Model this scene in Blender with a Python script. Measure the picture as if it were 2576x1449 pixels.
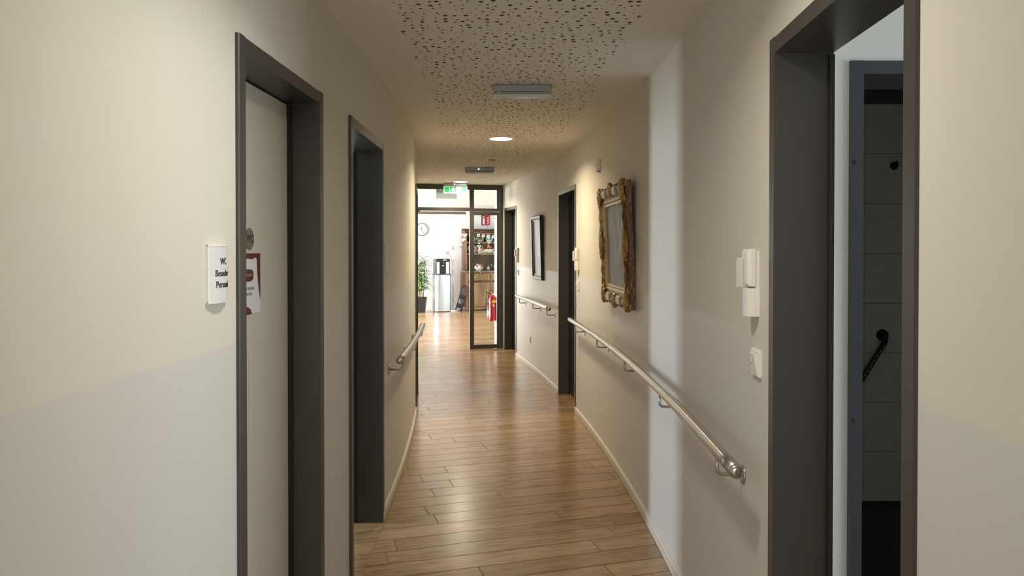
import bpy, bmesh, math, random
from mathutils import Matrix, Vector
from math import pi, sin, cos, radians as R
random.seed(7)
scene = bpy.context.scene
C = scene.collection
for o in list(bpy.data.objects): bpy.data.objects.remove(o)

# ------------------------------------------------------------------ camera
FPX = 1874.0
PITCH = 0.011
cam = bpy.data.cameras.new('camera'); cam.sensor_width = 36.0
cam.lens = FPX / 2576 * 36.0
cam.shift_y = -(102.5 - math.tan(PITCH) * FPX) / 2576.0
cam.clip_start = 0.02; cam.clip_end = 200
camo = bpy.data.objects.new('camera', cam); C.objects.link(camo)
camo.location = (0, 0, 1.55); camo.rotation_euler = (pi/2 - PITCH, 0, 0)
scene.camera = camo

# ------------------------------------------------------------------ world and daylight
w = bpy.data.worlds.new('world'); scene.world = w; w.use_nodes = True
w.node_tree.nodes['Background'].inputs[0].default_value = (0.75, 0.86, 1.0, 1)
w.node_tree.nodes['Background'].inputs[1].default_value = 0.6
scene.view_settings.view_transform = 'Standard'
scene.view_settings.look = 'None'
scene.view_settings.gamma = 1.0
scene.view_settings.use_curve_mapping = False
scene.view_settings.exposure = 0.12

def window_light(name, loc, rot, sx, sy, power, col=(0.86, 0.93, 1.0), spread=pi):
    l = bpy.data.lights.new(name, 'AREA'); l.shape = 'RECTANGLE'; l.size = sx; l.size_y = sy
    l.energy = power; l.color = col; l.spread = spread
    o = bpy.data.objects.new(name, l); C.objects.link(o); o.location = loc; o.rotation_euler = rot
    return o
# daylight standing in each room's window
LOUNGE_W = window_light('lounge_daylight', (-6.36, 15.4, 1.45), (0, R(-90), 0), 1.9, 4.6, 1150, (0.93, 0.97, 1.0))
LOUNGE_W2 = window_light('lounge_side_daylight', (-3.9, 12.26, 1.45), (R(90), 0, pi), 3.0, 1.9, 480, (0.95, 0.98, 1.0))
OFFICE_W = window_light('office_daylight', (-5.06, 4.30, 1.28), (0, R(-90), 0), 2.0, 0.36, 185, (0.80, 0.85, 1.0))
ROOM_W = window_light('bedroom_daylight', (4.88, 1.05, 1.45), (0, R(90), 0), 1.7, 1.9, 118, (0.90, 0.93, 1.0))
BACK_W = window_light('corridor_end_daylight', (-0.45, -3.40, 1.5), (R(90), 0, 0), 1.1, 1.7, 36, (0.90, 0.95, 1.0))
DOWN_W = 24.0          # corridor downlights, watts
DOWN_COL = (1.0, 0.85, 0.59)

# ------------------------------------------------------------------ materials
def mat(name, col, rough=0.6, metal=0.0, spec=0.5, bump=0.0, bscale=200.0, var=0.0, vscale=6.0, emit=None, estr=0.0, coat=0.0):
    m = bpy.data.materials.new(name); m.use_nodes = True
    nt = m.node_tree; b = nt.nodes['Principled BSDF']
    c = (col[0], col[1], col[2], 1)
    b.inputs['Base Color'].default_value = c
    b.inputs['Roughness'].default_value = rough; b.inputs['Metallic'].default_value = metal
    b.inputs['Specular IOR Level'].default_value = spec
    b.inputs['Coat Weight'].default_value = coat
    if emit:
        b.inputs['Emission Color'].default_value = (*emit, 1); b.inputs['Emission Strength'].default_value = estr
    tc = nt.nodes.new('ShaderNodeTexCoord')
    n = nt.nodes.new('ShaderNodeTexNoise'); n.inputs['Scale'].default_value = vscale; n.inputs['Detail'].default_value = 4
    nt.links.new(tc.outputs['Object'], n.inputs['Vector'])
    mx = nt.nodes.new('ShaderNodeMix'); mx.data_type = 'RGBA'
    v = var if var else 0.02
    mx.inputs['A'].default_value = tuple(max(0, x*(1-v)) for x in col) + (1,)
    mx.inputs['B'].default_value = tuple(min(1, x*(1+v)) for x in col) + (1,)
    nt.links.new(n.outputs['Fac'], mx.inputs['Factor']); nt.links.new(mx.outputs['Result'], b.inputs['Base Color'])
    if bump:
        n2 = nt.nodes.new('ShaderNodeTexNoise'); n2.inputs['Scale'].default_value = bscale
        nt.links.new(tc.outputs['Object'], n2.inputs['Vector'])
        bp = nt.nodes.new('ShaderNodeBump'); bp.inputs['Strength'].default_value = bump; bp.inputs['Distance'].default_value = 0.002
        nt.links.new(n2.outputs['Fac'], bp.inputs['Height']); nt.links.new(bp.outputs['Normal'], b.inputs['Normal'])
    return m

DADO = 1.285
def wall_mat(name, up, lo):
    m = mat(name, up, 0.62, bump=0.10, bscale=260, spec=0.35)
    nt = m.node_tree; b = nt.nodes['Principled BSDF']
    g = nt.nodes.new('ShaderNodeNewGeometry'); s = nt.nodes.new('ShaderNodeSeparateXYZ')
    nt.links.new(g.outputs['Position'], s.inputs[0])
    mr = nt.nodes.new('ShaderNodeMapRange'); mr.inputs['From Min'].default_value = DADO-0.0015; mr.inputs['From Max'].default_value = DADO+0.0015
    nt.links.new(s.outputs['Z'], mr.inputs['Value'])
    n = nt.nodes.new('ShaderNodeTexNoise'); n.inputs['Scale'].default_value = 1.6; n.inputs['Detail'].default_value = 3
    nt.links.new(g.outputs['Position'], n.inputs['Vector'])
    mx = nt.nodes.new('ShaderNodeMix'); mx.data_type = 'RGBA'
    mx.inputs['A'].default_value = (*lo, 1); mx.inputs['B'].default_value = (*up, 1)
    nt.links.new(mr.outputs['Result'], mx.inputs['Factor'])
    m2 = nt.nodes.new('ShaderNodeMix'); m2.data_type = 'RGBA'; m2.blend_type = 'MULTIPLY'
    m2.inputs['Factor'].default_value = 0.06
    nt.links.new(mx.outputs['Result'], m2.inputs['A']); nt.links.new(n.outputs['Color'], m2.inputs['B'])
    nt.links.new(m2.outputs['Result'], b.inputs['Base Color'])
    # the lower band is washable satin paint
    m3 = nt.nodes.new('ShaderNodeMapRange'); m3.inputs['To Min'].default_value = 0.42; m3.inputs['To Max'].default_value = 0.66
    nt.links.new(mr.outputs['Result'], m3.inputs['Value']); nt.links.new(m3.outputs['Result'], b.inputs['Roughness'])
    return m

def wood_floor(name, brick):
    m = bpy.data.materials.new(name); m.use_nodes = True; nt = m.node_tree; L = nt.links.new
    b = nt.nodes['Principled BSDF']
    tc = nt.nodes.new('ShaderNodeTexCoord'); oi = nt.nodes.new('ShaderNodeObjectInfo')
    mp = nt.nodes.new('ShaderNodeMapping'); mp.inputs['Scale'].default_value = (2.2, 18, 1)
    off = nt.nodes.new('ShaderNodeVectorMath'); off.operation = 'ADD'
    comb = nt.nodes.new('ShaderNodeCombineXYZ')
    mul = nt.nodes.new('ShaderNodeMath'); mul.operation = 'MULTIPLY'; mul.inputs[1].default_value = 37.0
    L(oi.outputs['Random'], mul.inputs[0]); L(mul.outputs[0], comb.inputs[0]); L(mul.outputs[0], comb.inputs[1])
    L(tc.outputs['Object'], off.inputs[0]); L(comb.outputs[0], off.inputs[1])
    L(off.outputs[0], mp.inputs['Vector'])
    n = nt.nodes.new('ShaderNodeTexNoise'); n.inputs['Scale'].default_value = 2.2; n.inputs['Detail'].default_value = 7; n.inputs['Distortion'].default_value = 0.9
    L(mp.outputs[0], n.inputs['Vector'])
    cr = nt.nodes.new('ShaderNodeValToRGB')
    e = cr.color_ramp.elements
    e[0].position = 0.25; e[0].color = (0.20, 0.112, 0.046, 1)
    e[1].position = 0.75; e[1].color = (0.43, 0.275, 0.135, 1)
    k = cr.color_ramp.elements.new(0.46); k.color = (0.325, 0.195, 0.088, 1)
    L(n.outputs['Fac'], cr.inputs[0])
    hv = nt.nodes.new('ShaderNodeHueSaturation')
    mr = nt.nodes.new('ShaderNodeMapRange'); mr.inputs['To Min'].default_value = 0.82; mr.inputs['To Max'].default_value = 1.15
    L(oi.outputs['Random'], mr.inputs['Value']); L(mr.outputs[0], hv.inputs['Value']); L(cr.outputs[0], hv.inputs['Color'])
    hv.inputs['Saturation'].default_value = 0.95
    colout = hv.outputs[0]
    if brick:
        br = nt.nodes.new('ShaderNodeTexBrick'); br.offset = 0.37; br.inputs['Scale'].default_value = 1.0
        br.inputs['Brick Width'].default_value = 1.22; br.inputs['Row Height'].default_value = 0.152
        br.inputs['Mortar Size'].default_value = 0.0022
        br.inputs['Color1'].default_value = (0.8, 0.8, 0.8, 1); br.inputs['Color2'].default_value = (1.15, 1.15, 1.15, 1); br.inputs['Mortar'].default_value = (0.35, 0.33, 0.3, 1)
        L(tc.outputs['Object'], br.inputs['Vector'])
        mm = nt.nodes.new('ShaderNodeMix'); mm.data_type = 'RGBA'; mm.blend_type = 'MULTIPLY'; mm.inputs['Factor'].default_value = 1
        L(colout, mm.inputs['A']); L(br.outputs['Color'], mm.inputs['B']); colout = mm.outputs['Result']
    L(colout, b.inputs['Base Color'])
    mr2 = nt.nodes.new('ShaderNodeMapRange'); mr2.inputs['To Min'].default_value = 0.17; mr2.inputs['To Max'].default_value = 0.30
    L(n.outputs['Fac'], mr2.inputs['Value']); L(mr2.outputs[0], b.inputs['Roughness'])
    b.inputs['Specular IOR Level'].default_value = 0.62
    mp2 = nt.nodes.new('ShaderNodeMapping'); mp2.inputs['Scale'].default_value = (5, 60, 1); L(off.outputs[0], mp2.inputs['Vector'])
    n2 = nt.nodes.new('ShaderNodeTexNoise'); n2.inputs['Scale'].default_value = 1.0; n2.inputs['Detail'].default_value = 3; L(mp2.outputs[0], n2.inputs['Vector'])
    bp = nt.nodes.new('ShaderNodeBump'); bp.inputs['Strength'].default_value = 0.16; bp.inputs['Distance'].default_value = 0.003
    L(n2.outputs['Fac'], bp.inputs['Height']); L(bp.outputs[0], b.inputs['Normal'])
    return m

def glass_mat(name, tint=(0.93, 0.97, 0.96), fac=0.10):
    m = bpy.data.materials.new(name); m.use_nodes = True; nt = m.node_tree
    nt.nodes.remove(nt.nodes['Principled BSDF']); out = nt.nodes['Material Output']
    tr = nt.nodes.new('ShaderNodeBsdfTransparent'); tr.inputs[0].default_value = (*tint, 1)
    gl = nt.nodes.new('ShaderNodeBsdfGlossy'); gl.inputs['Roughness'].default_value = 0.03
    ly = nt.nodes.new('ShaderNodeFresnel'); ly.inputs['IOR'].default_value = 1.35
    ms = nt.nodes.new('ShaderNodeMixShader')
    nt.links.new(ly.outputs[0], ms.inputs[0]); nt.links.new(tr.outputs[0], ms.inputs[1]); nt.links.new(gl.outputs[0], ms.inputs[2])
    nt.links.new(ms.outputs[0], out.inputs['Surface'])
    return m

def streak_mat(name, cols, scale=(30, 1, 5), rough=0.35):
    m = mat(name, cols[0], rough); nt = m.node_tree; b = nt.nodes['Principled BSDF']; L = nt.links.new
    tc = nt.nodes.new('ShaderNodeTexCoord'); mp = nt.nodes.new('ShaderNodeMapping'); mp.inputs['Scale'].default_value = scale
    L(tc.outputs['Object'], mp.inputs[0])
    n = nt.nodes.new('ShaderNodeTexNoise'); n.inputs['Scale'].default_value = 1; n.inputs['Detail'].default_value = 6; n.inputs['Distortion'].default_value = 1.2
    L(mp.outputs[0], n.inputs['Vector'])
    cr = nt.nodes.new('ShaderNodeValToRGB'); e = cr.color_ramp.elements
    k = len(cols)
    e[0].position = 0.3; e[0].color = (*cols[0], 1); e[1].position = 0.72; e[1].color = (*cols[-1], 1)
    for i in range(1, k-1):
        q = cr.color_ramp.elements.new(0.3 + 0.42*i/(k-1)); q.color = (*cols[i], 1)
    L(n.outputs['Fac'], cr.inputs[0]); L(cr.outputs[0], b.inputs['Base Color'])
    bp = nt.nodes.new('ShaderNodeBump'); bp.inputs['Strength'].default_value = 0.3; bp.inputs['Distance'].default_value = 0.002
    L(n.outputs['Fac'], bp.inputs['Height']); L(bp.outputs[0], b.inputs['Normal'])
    return m

M = {}
M['wall'] = wall_mat('wall_paint', (0.70, 0.662, 0.575), (0.66, 0.643, 0.605))
M['ceil'] = mat('ceiling_paint', (0.78, 0.74, 0.66), 0.8, bump=0.05)
M['hole'] = mat('ceiling_hole_dark', (0.10, 0.085, 0.065), 0.9)
M['white_wall'] = mat('white_wall_paint', (0.78, 0.78, 0.77), 0.7, bump=0.06)
M['frame'] = mat('dark_frame_steel', (0.052, 0.048, 0.043), 0.36, var=0.05, spec=0.55)
M['leaf_light'] = mat('cream_door_leaf', (0.58, 0.54, 0.46), 0.42, bump=0.02)
M['leaf_dark'] = mat('dark_door_leaf', (0.035, 0.028, 0.024), 0.45, var=0.08)
M['seal'] = mat('rubber_seal', (0.008, 0.008, 0.008), 0.6)
M['base'] = mat('baseboard_paint', (0.66, 0.61, 0.52), 0.42)
M['plank'] = wood_floor('floor_plank_wood', False)
M['floor'] = wood_floor('floor_wood_far', True)
M['groove_shade'] = mat('plank_groove_shade', (0.085, 0.05, 0.024), 0.45)  # dark bevel colour stands in for the shade inside the joint grooves
M['steel'] = mat('brushed_steel', (0.50, 0.475, 0.44), 0.30, 1.0, bump=0.03, bscale=400)
M['chrome'] = mat('chrome', (0.75, 0.75, 0.75), 0.12, 1.0)
M['white_pl'] = mat('white_plastic', (0.80, 0.775, 0.71), 0.40)
M['paper'] = mat('white_paper', (0.70, 0.69, 0.69), 0.55)
M['ink'] = mat('dark_ink', (0.03, 0.03, 0.035), 0.6)
M['ink_soft'] = mat('grey_ink', (0.16, 0.15, 0.15), 0.6)
M['acrylic'] = mat('frosted_acrylic', (0.64, 0.62, 0.58), 0.25)
M['grey_alu'] = mat('grey_aluminium', (0.33, 0.34, 0.32), 0.38, 0.4)
M['sign_grey'] = mat('round_sign_grey', (0.22, 0.22, 0.20), 0.35, 0.6)
M['maroon'] = mat('maroon_print', (0.11, 0.018, 0.022), 0.5)
M['green'] = mat('exit_green', (0.0, 0.50, 0.11), 0.4, emit=(0.0, 0.75, 0.14), estr=0.45)
M['green_dk'] = mat('exit_green_dark', (0.0, 0.32, 0.12), 0.4, emit=(0.0, 0.40, 0.16), estr=0.5)
M['sign_glow'] = mat('exit_sign_acrylic', (0.85, 0.9, 0.87), 0.3, emit=(0.85, 1.0, 0.9), estr=0.3)
M['led'] = mat('green_led', (0.1, 0.9, 0.4), 0.3, emit=(0.25, 1.0, 0.55), estr=9)
M['lamp'] = mat('lamp_diffuser', (0.9, 0.88, 0.8), 0.4, emit=(1.0, 0.93, 0.80), estr=14)
M['gold'] = streak_mat('antique_gold', [(0.12, 0.060, 0.014), (0.36, 0.21, 0.055), (0.52, 0.33, 0.10)], (34, 34, 34), 0.42)
M['gold'].node_tree.nodes['Principled BSDF'].inputs['Metallic'].default_value = 0.25
M['gold_dk'] = streak_mat('worn_red_gold', [(0.05, 0.014, 0.008), (0.16, 0.065, 0.02), (0.33, 0.19, 0.06)], (60, 60, 24), 0.5)
M['gold_lt'] = mat('pale_gilt', (0.52, 0.41, 0.24), 0.4, 0.3, var=0.12, vscale=30)
M['silver'] = mat('silver_leaf', (0.42, 0.40, 0.36), 0.4, 0.4, var=0.15, vscale=40)
M['painting'] = streak_mat('canvas_with_glass_streaks', [(0.07, 0.07, 0.078), (0.14, 0.142, 0.16), (0.20, 0.20, 0.205), (0.52, 0.51, 0.50)], (15, 1, 3.4), 0.5)  # streaks mix brush strokes with painted-in reflections off the picture glass
M['painting2'] = streak_mat('grey_print', [(0.06, 0.06, 0.06), (0.13, 0.13, 0.13), (0.24, 0.24, 0.235)], (22, 1, 3), 0.25)
M['black_fr'] = mat('black_lacquer', (0.010, 0.012, 0.012), 0.28, var=0.1)
M['glass'] = glass_mat('clear_glass')
M['tile'] = mat('grey_wall_tile', (0.80, 0.79, 0.74), 0.25, var=0.04, vscale=3)
M['grout'] = mat('tile_grout', (0.10, 0.10, 0.10), 0.8)
M['dark_floor'] = mat('black_bath_floor', (0.012, 0.012, 0.012), 0.5)
M['blue_frame'] = mat('slate_frame_steel', (0.050, 0.056, 0.072), 0.4)
M['oak'] = streak_mat('oak_wood', [(0.15, 0.075, 0.030), (0.27, 0.15, 0.065), (0.36, 0.215, 0.105)], (6, 6, 1.2), 0.4)
M['oak_dk'] = streak_mat('dark_oak_wood', [(0.045, 0.020, 0.012), (0.10, 0.045, 0.024), (0.16, 0.075, 0.04)], (8, 8, 1.5), 0.45)
M['bl_pl'] = mat('black_plastic', (0.012, 0.012, 0.014), 0.35)
M['gr_pl'] = mat('dark_grey_plastic', (0.10, 0.10, 0.105), 0.45)
M['inox'] = mat('stainless_panel', (0.62, 0.74, 0.82), 0.22, 0.9)
M['leaf_a'] = mat('leaf_green', (0.045, 0.14, 0.025), 0.4, var=0.3, vscale=12)
M['leaf_b'] = mat('leaf_light_green', (0.14, 0.27, 0.05), 0.4, var=0.3, vscale=12)
M['stem'] = mat('plant_stem', (0.20, 0.13, 0.06), 0.7)
M['soil'] = mat('soil', (0.03, 0.02, 0.012), 0.9, bump=0.5, bscale=60)
M['red'] = mat('extinguisher_red', (0.50, 0.008, 0.012), 0.25, coat=0.4)
M['red_dk'] = mat('sign_dark_red', (0.22, 0.012, 0.012), 0.4)
M['yellow'] = mat('yellow_label', (0.80, 0.52, 0.01), 0.4)
M['white'] = mat('bright_white', (0.85, 0.85, 0.84), 0.4)
M['teal'] = mat('teal_glaze', (0.06, 0.42, 0.40), 0.3)
M['coral'] = mat('coral_glaze', (0.55, 0.11, 0.05), 0.35)
M['brass'] = mat('brass', (0.62, 0.42, 0.12), 0.25, 0.9)
M['ceramic'] = streak_mat('painted_ceramic', [(0.16, 0.20, 0.22), (0.62, 0.62, 0.58), (0.80, 0.80, 0.76)], (22, 22, 22), 0.2)
M['pewter'] = mat('pewter', (0.30, 0.32, 0.33), 0.28, 0.9)
M['skylight'] = mat('window_sky', (0.8, 0.9, 1.0), 0.5, emit=(0.85, 0.93, 1.0), estr=2.5)

# ------------------------------------------------------------------ mesh helpers
class MB:
    def __init__(s): s.v = []; s.f = []; s.mi = []; s.sm = []
    def add(s, vs, fs, mi=0, smooth=False):
        k = len(s.v); s.v += [tuple(p) for p in vs]
        for f in fs: s.f.append([i+k for i in f]); s.mi.append(mi); s.sm.append(smooth)
        return s
    def box(s, x0, x1, y0, y1, z0, z1, mi=0):
        return s.add([(x0,y0,z0),(x1,y0,z0),(x1,y1,z0),(x0,y1,z0),(x0,y0,z1),(x1,y0,z1),(x1,y1,z1),(x0,y1,z1)],
                     [(3,2,1,0),(4,5,6,7),(0,1,5,4),(1,2,6,5),(2,3,7,6),(3,0,4,7)], mi)
    def rbox(s, x0, x1, y0, y1, z0, z1, r=0.004, mi=0):
        # box chamfered on the four front (-y) edges
        a = [(x0,y1,z0),(x1,y1,z0),(x1,y1,z1),(x0,y1,z1)]
        b = [(x0,y0+r,z0),(x1,y0+r,z0),(x1,y0+r,z1),(x0,y0+r,z1)]
        c = [(x0+r,y0,z0+r),(x1-r,y0,z0+r),(x1-r,y0,z1-r),(x0+r,y0,z1-r)]
        fs = [(0,1,2,3),(8,9,10,11)[::1]]
        for i in range(4):
            j = (i+1) % 4
            fs += [(i,i+4,j+4,j),(i+4,i+8,j+8,j+4)]
        return s.add(a+b+c, fs, mi)
    def prism(s, pts, a, b, axis='z', mi=0, smooth=False):
        n = len(pts)
        def P(p, t):
            if axis == 'z': return (p[0], p[1], t)
            if axis == 'y': return (p[0], t, p[1])
            return (t, p[0], p[1])
        vs = [P(p, a) for p in pts] + [P(p, b) for p in pts]
        s.add(vs, [tuple(range(n))[::-1], tuple(range(n, 2*n))], mi)
        k = len(s.v) - 2*n
        for i in range(n):
            j = (i+1) % n
            s.f.append([k+i, k+j, k+n+j, k+n+i]); s.mi.append(mi); s.sm.append(smooth)
        return s
    def lathe(s, prof, cx=0, cy=0, n=24, mi=0, axis='z', cz=0, smooth=True, cap=True):
        vs = []
        for r, h in prof:
            for i in range(n):
                a = 2*pi*i/n
                if axis == 'z': vs.append((cx+r*cos(a), cy+r*sin(a), cz+h))
                elif axis == 'y': vs.append((cx+r*cos(a), cy+h, cz+r*sin(a)))
                else: vs.append((cx+h, cy+r*cos(a), cz+r*sin(a)))
        fs = []
        for k in range(len(prof)-1):
            for i in range(n):
                j = (i+1) % n
                fs.append((k*n+i, k*n+j, (k+1)*n+j, (k+1)*n+i))
        s.add(vs, fs, mi, smooth)
        if cap:
            b = len(s.v)-len(vs)
            s.f.append([b+i for i in range(n)][::-1]); s.mi.append(mi); s.sm.append(False)
            s.f.append([b+(len(prof)-1)*n+i for i in range(n)]); s.mi.append(mi); s.sm.append(False)
        return s
    def tube(s, path, rad, n=10, mi=0, cap=True):
        path = [Vector(p) for p in path]; m = len(path)
        rs = rad if isinstance(rad, (list, tuple)) else [rad]*m
        vs = []; prev = None
        for i, p in enumerate(path):
            t = (path[min(i+1, m-1)] - path[max(i-1, 0)]).normalized()
            if prev is None:
                up = Vector((0,0,1)) if abs(t.z) < 0.9 else Vector((1,0,0))
                a = t.cross(up).normalized()
            else:
                a = (prev - t*prev.dot(t)).normalized()
            prev = a; b = t.cross(a)
            for k in range(n):
                q = 2*pi*k/n; vs.append(p + (a*cos(q)+b*sin(q))*rs[i])
        fs = []
        for i in range(m-1):
            for k in range(n):
                j = (k+1) % n; fs.append((i*n+k, i*n+j, (i+1)*n+j, (i+1)*n+k))
        s.add(vs, fs, mi, True)
        if cap:
            b0 = len(s.v)-len(vs)
            s.f.append([b0+k for k in range(n)][::-1]); s.mi.append(mi); s.sm.append(False)
            s.f.append([b0+(m-1)*n+k for k in range(n)]); s.mi.append(mi); s.sm.append(False)
        return s
    def lump(s, cx, y, cz, rx, rz, h, lobes=6, amp=0.16, n=36, mi=0):
        # carved scalloped boss rising towards -y from the plane y
        vs = []; rings = [(1.0, 0), (0.97, 0.45), (0.78, 0.85), (0.5, 0.72), (0.28, 1.0)]
        for rr, hh in rings:
            for i in range(n):
                a = 2*pi*i/n; k = 1 + amp*abs(sin(lobes*a/2))*(rr**0.6) - amp*0.4
                hj = h*hh*(1 - 0.25*(1-abs(sin(lobes*a/2))) if 0.3 < rr < 0.99 else 1)
                vs.append((cx+rx*rr*k*cos(a), y-hj, cz+rz*rr*k*sin(a)))
        vs.append((cx, y-h*1.02, cz)); fs = []
        for r in range(len(rings)-1):
            for i in range(n):
                j = (i+1) % n; fs.append((r*n+i, r*n+j, (r+1)*n+j, (r+1)*n+i))
        q = (len(rings)-1)*n
        for i in range(n): fs.append((q+i, q+(i+1) % n, len(vs)-1))
        return s.add(vs, fs, mi, True)
    def build(s, name, mats, parent=None, matrix=None):
        me = bpy.data.meshes.new(name); me.from_pydata(s.v, [], s.f)
        if not isinstance(mats, (list, tuple)): mats = [mats]
        for m in mats: me.materials.append(m)
        me.polygons.foreach_set('material_index', s.mi); me.polygons.foreach_set('use_smooth', s.sm)
        bm = bmesh.new(); bm.from_mesh(me); bmesh.ops.recalc_face_normals(bm, faces=bm.faces); bm.to_mesh(me); bm.free()
        o = bpy.data.objects.new(name, me); C.objects.link(o)
        if parent is not None: o.parent = parent
        if matrix is not None:
            if parent is not None: o.matrix_local = matrix
            else: o.matrix_world = matrix
        return o

def tag(o, label=None, cat=None, group=None, kind=None):
    if label: o['label'] = label
    if cat: o['category'] = cat
    if group: o['group'] = group
    if kind: o['kind'] = kind
    return o
def thing(name, label, cat, matrix=None, group=None):
    o = bpy.data.objects.new(name, None); o.empty_display_size = 0.1; C.objects.link(o)
    if matrix is not None: o.matrix_world = matrix
    return tag(o, label, cat, group)
def struct_empty(name, matrix=None):
    o = bpy.data.objects.new(name, None); o.empty_display_size = 0.1; C.objects.link(o)
    if matrix is not None: o.matrix_world = matrix
    o['kind'] = 'structure'; return o
def bevel(o, wd=0.003, seg=2):
    m = o.modifiers.new('bevel', 'BEVEL'); m.width = wd; m.segments = seg; m.limit_method = 'ANGLE'; return o
def TR(x, y, z, rz=0, rx=0): return Matrix.Translation((x, y, z)) @ Matrix.Rotation(rz, 4, 'Z') @ Matrix.Rotation(rx, 4, 'X')

def text(name, s, size, material, parent, matrix, thick=0.0004, bend=None, sx=1.0):
    cu = bpy.data.curves.new(name, 'FONT'); cu.body = s; cu.size = size; cu.align_x = 'CENTER'; cu.align_y = 'CENTER'
    cu.extrude = thick; cu.resolution_u = 3
    t = bpy.data.objects.new(name, cu); C.objects.link(t)
    dg = bpy.context.evaluated_depsgraph_get(); me = bpy.data.meshes.new_from_object(t.evaluated_get(dg))
    bpy.data.objects.remove(t)
    for v in me.vertices:                     # text plane xy -> local xz, facing -y
        x, y, z = v.co; x *= sx
        yy = -z
        if bend: yy += bend(x)
        v.co = (x, yy, y)
    me.materials.clear(); me.materials.append(material)
    o = bpy.data.objects.new(name, me); C.objects.link(o); o.parent = parent; o.matrix_local = matrix
    return o

# ------------------------------------------------------------------ the curved corridor
D0, RR2 = 3.5, 69.5
XR0, XL0 = 0.77, -0.73
def bow(d): return (d-D0)**2/RR2
def wx(side, d): return (XR0 if side > 0 else XL0) - bow(d)
def tang(d): return Vector((-2*(d-D0)/RR2, 1, 0)).normalized()
def into(side, d):                       # pointing from the corridor into the wall
    t = tang(d); return Vector((t.y, -t.x, 0))*side
def P(side, d, off=0.0, z=0.0):          # off > 0: out into the corridor
    p = Vector((wx(side, d), d, 0)) - into(side, d)*off; p.z = z; return p
def WF(side, d, z, off=0.0):             # local frame: x right along the wall, y into it, z up
    t = tang(d)*(-side); n = into(side, d); o = P(side, d, off, z)
    return Matrix(((t.x, n.x, 0, o.x), (t.y, n.y, 0, o.y), (0, 0, 1, o.z), (0, 0, 0, 1)))

H = 2.5; WT = 0.145
CAS = 0.034; DTOP = 2.14
doors = {+1: [(1.28, 2.14), (6.95, 7.90), (10.50, 11.34)], -1: [(2.05, 2.87), (3.33, 4.23), (6.95, 7.85)]}
YA, YB = -3.5, {+1: 11.45, -1: 11.12}

def wall_blocks(mb, side, a, b, z0, z1):
    n = max(1, int(math.ceil((b-a)/0.2)))
    for i in range(n):
        d1, d2 = a+(b-a)*i/n, a+(b-a)*(i+1)/n
        q = [P(side, d1), P(side, d2), P(side, d2, -WT), P(side, d1, -WT)]
        vs = [(p.x, p.y, z0) for p in q] + [(p.x, p.y, z1) for p in q]
        fs = [(0,1,5,4), (2,3,7,6), (0,3,2,1), (4,5,6,7)]
        if i == 0: fs.append((3,0,4,7))
        if i == n-1: fs.append((1,2,6,5))
        mb.add(vs, fs)
for side, nm in ((1, 'right'), (-1, 'left')):
    mb = MB(); cur = YA
    segs = []
    for a, b in doors[side]:
        oa, ob = a+CAS, b-CAS
        wall_blocks(mb, side, cur, oa, 0, H); segs.append((cur, a)); wall_blocks(mb, side, oa, ob, DTOP-CAS, H); cur = ob
    wall_blocks(mb, side, cur, YB[side], 0, H); segs.append((cur+CAS, YB[side]-0.03))
    me = mb.build('wall_'+nm, M['wall']); me['kind'] = 'structure'
    for a, b in segs:
        if b-a < 0.1: continue
        k = MB(); n = max(2, int((b-a)/0.2))
        prof = [(0.0, 0.0), (0.014, 0.0), (0.014, 0.050), (0.009, 0.058), (0.0, 0.058)]
        vs = []; fs = []
        for i in range(n+1):
            d = a+(b-a)*i/n
            for off, z in prof:
                p = P(side, d, off, z); vs.append(p)
        m_ = len(prof)
        for i in range(n):
            for j in range(m_-1): fs.append((i*m_+j, i*m_+j+1, (i+1)*m_+j+1, (i+1)*m_+j))
        fs.append(tuple(range(m_))); fs.append(tuple(n*m_+j for j in range(m_))[::-1])
        k.add(vs, fs); tag(k.build('baseboard_'+nm, M['base']), kind='structure')

# wall behind the camera, with the corridor's end window
mb = MB()
xa, xb = wx(-1, YA)-WT, wx(1, YA)+WT
for x0, x1, z0, z1 in ((xa, -1.02, 0, H), (0.12, xb, 0, H), (-1.02, 0.12, 0, 0.6), (-1.02, 0.12, 2.38, H)):
    mb.box(x0, x1, YA-0.15, YA-0.001, z0, z1)
tag(mb.build('wall_back', M['wall']), kind='structure')
wd = struct_empty('window_1', TR(-0.45, YA, 0.6))
m_ = MB()
for x0, x1, z0, z1 in ((-.57, -.52, 0, 1.78), (.52, .57, 0, 1.78), (-.52, .52, 0, .05), (-.52, .52, 1.73, 1.78)): m_.box(x0, x1, -.10, -.05, z0, z1)
m_.build('window_frame', M['white_pl'], wd)
MB().box(-.52, .52, -.08, -.074, .05, 1.73).build('pane', M['glass'], wd)

# ------------------------------------------------------------------ floor
ANG = R(16.5)
PD = Vector((cos(ANG), sin(ANG), 0)); PN = Vector((-sin(ANG), cos(ANG), 0))
rotm = Matrix.Rotation(ANG, 4, 'Z')
fb = MB()
def floc(x, y): v = rotm.inverted() @ Vector((x, y, 0)); return (v.x, v.y)
fb.prism([floc(-7, -4), floc(2.2, -4), floc(2.2, 21), floc(-7, 21)], -0.12, -0.0014, 'z')
floor = fb.build('floor', M['floor'], None, rotm); floor['kind'] = 'structure'
PW, PL = 0.152, 1.22
def clip(poly, p0, n):                    # keep the side where (p-p0).n <= 0
    out = []
    for i in range(len(poly)):
        a, b = poly[i], poly[(i+1) % len(poly)]
        da, db = (a-p0).dot(n), (b-p0).dot(n)
        if da <= 0: out.append(a)
        if (da < 0 < db) or (db < 0 < da): out.append(a + (b-a)*(da/(da-db)))
    return out
rnd = random.Random(11)
r0 = int(0.0/PW); r1 = int(8.6/PW)
gap = 0.0008
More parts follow.
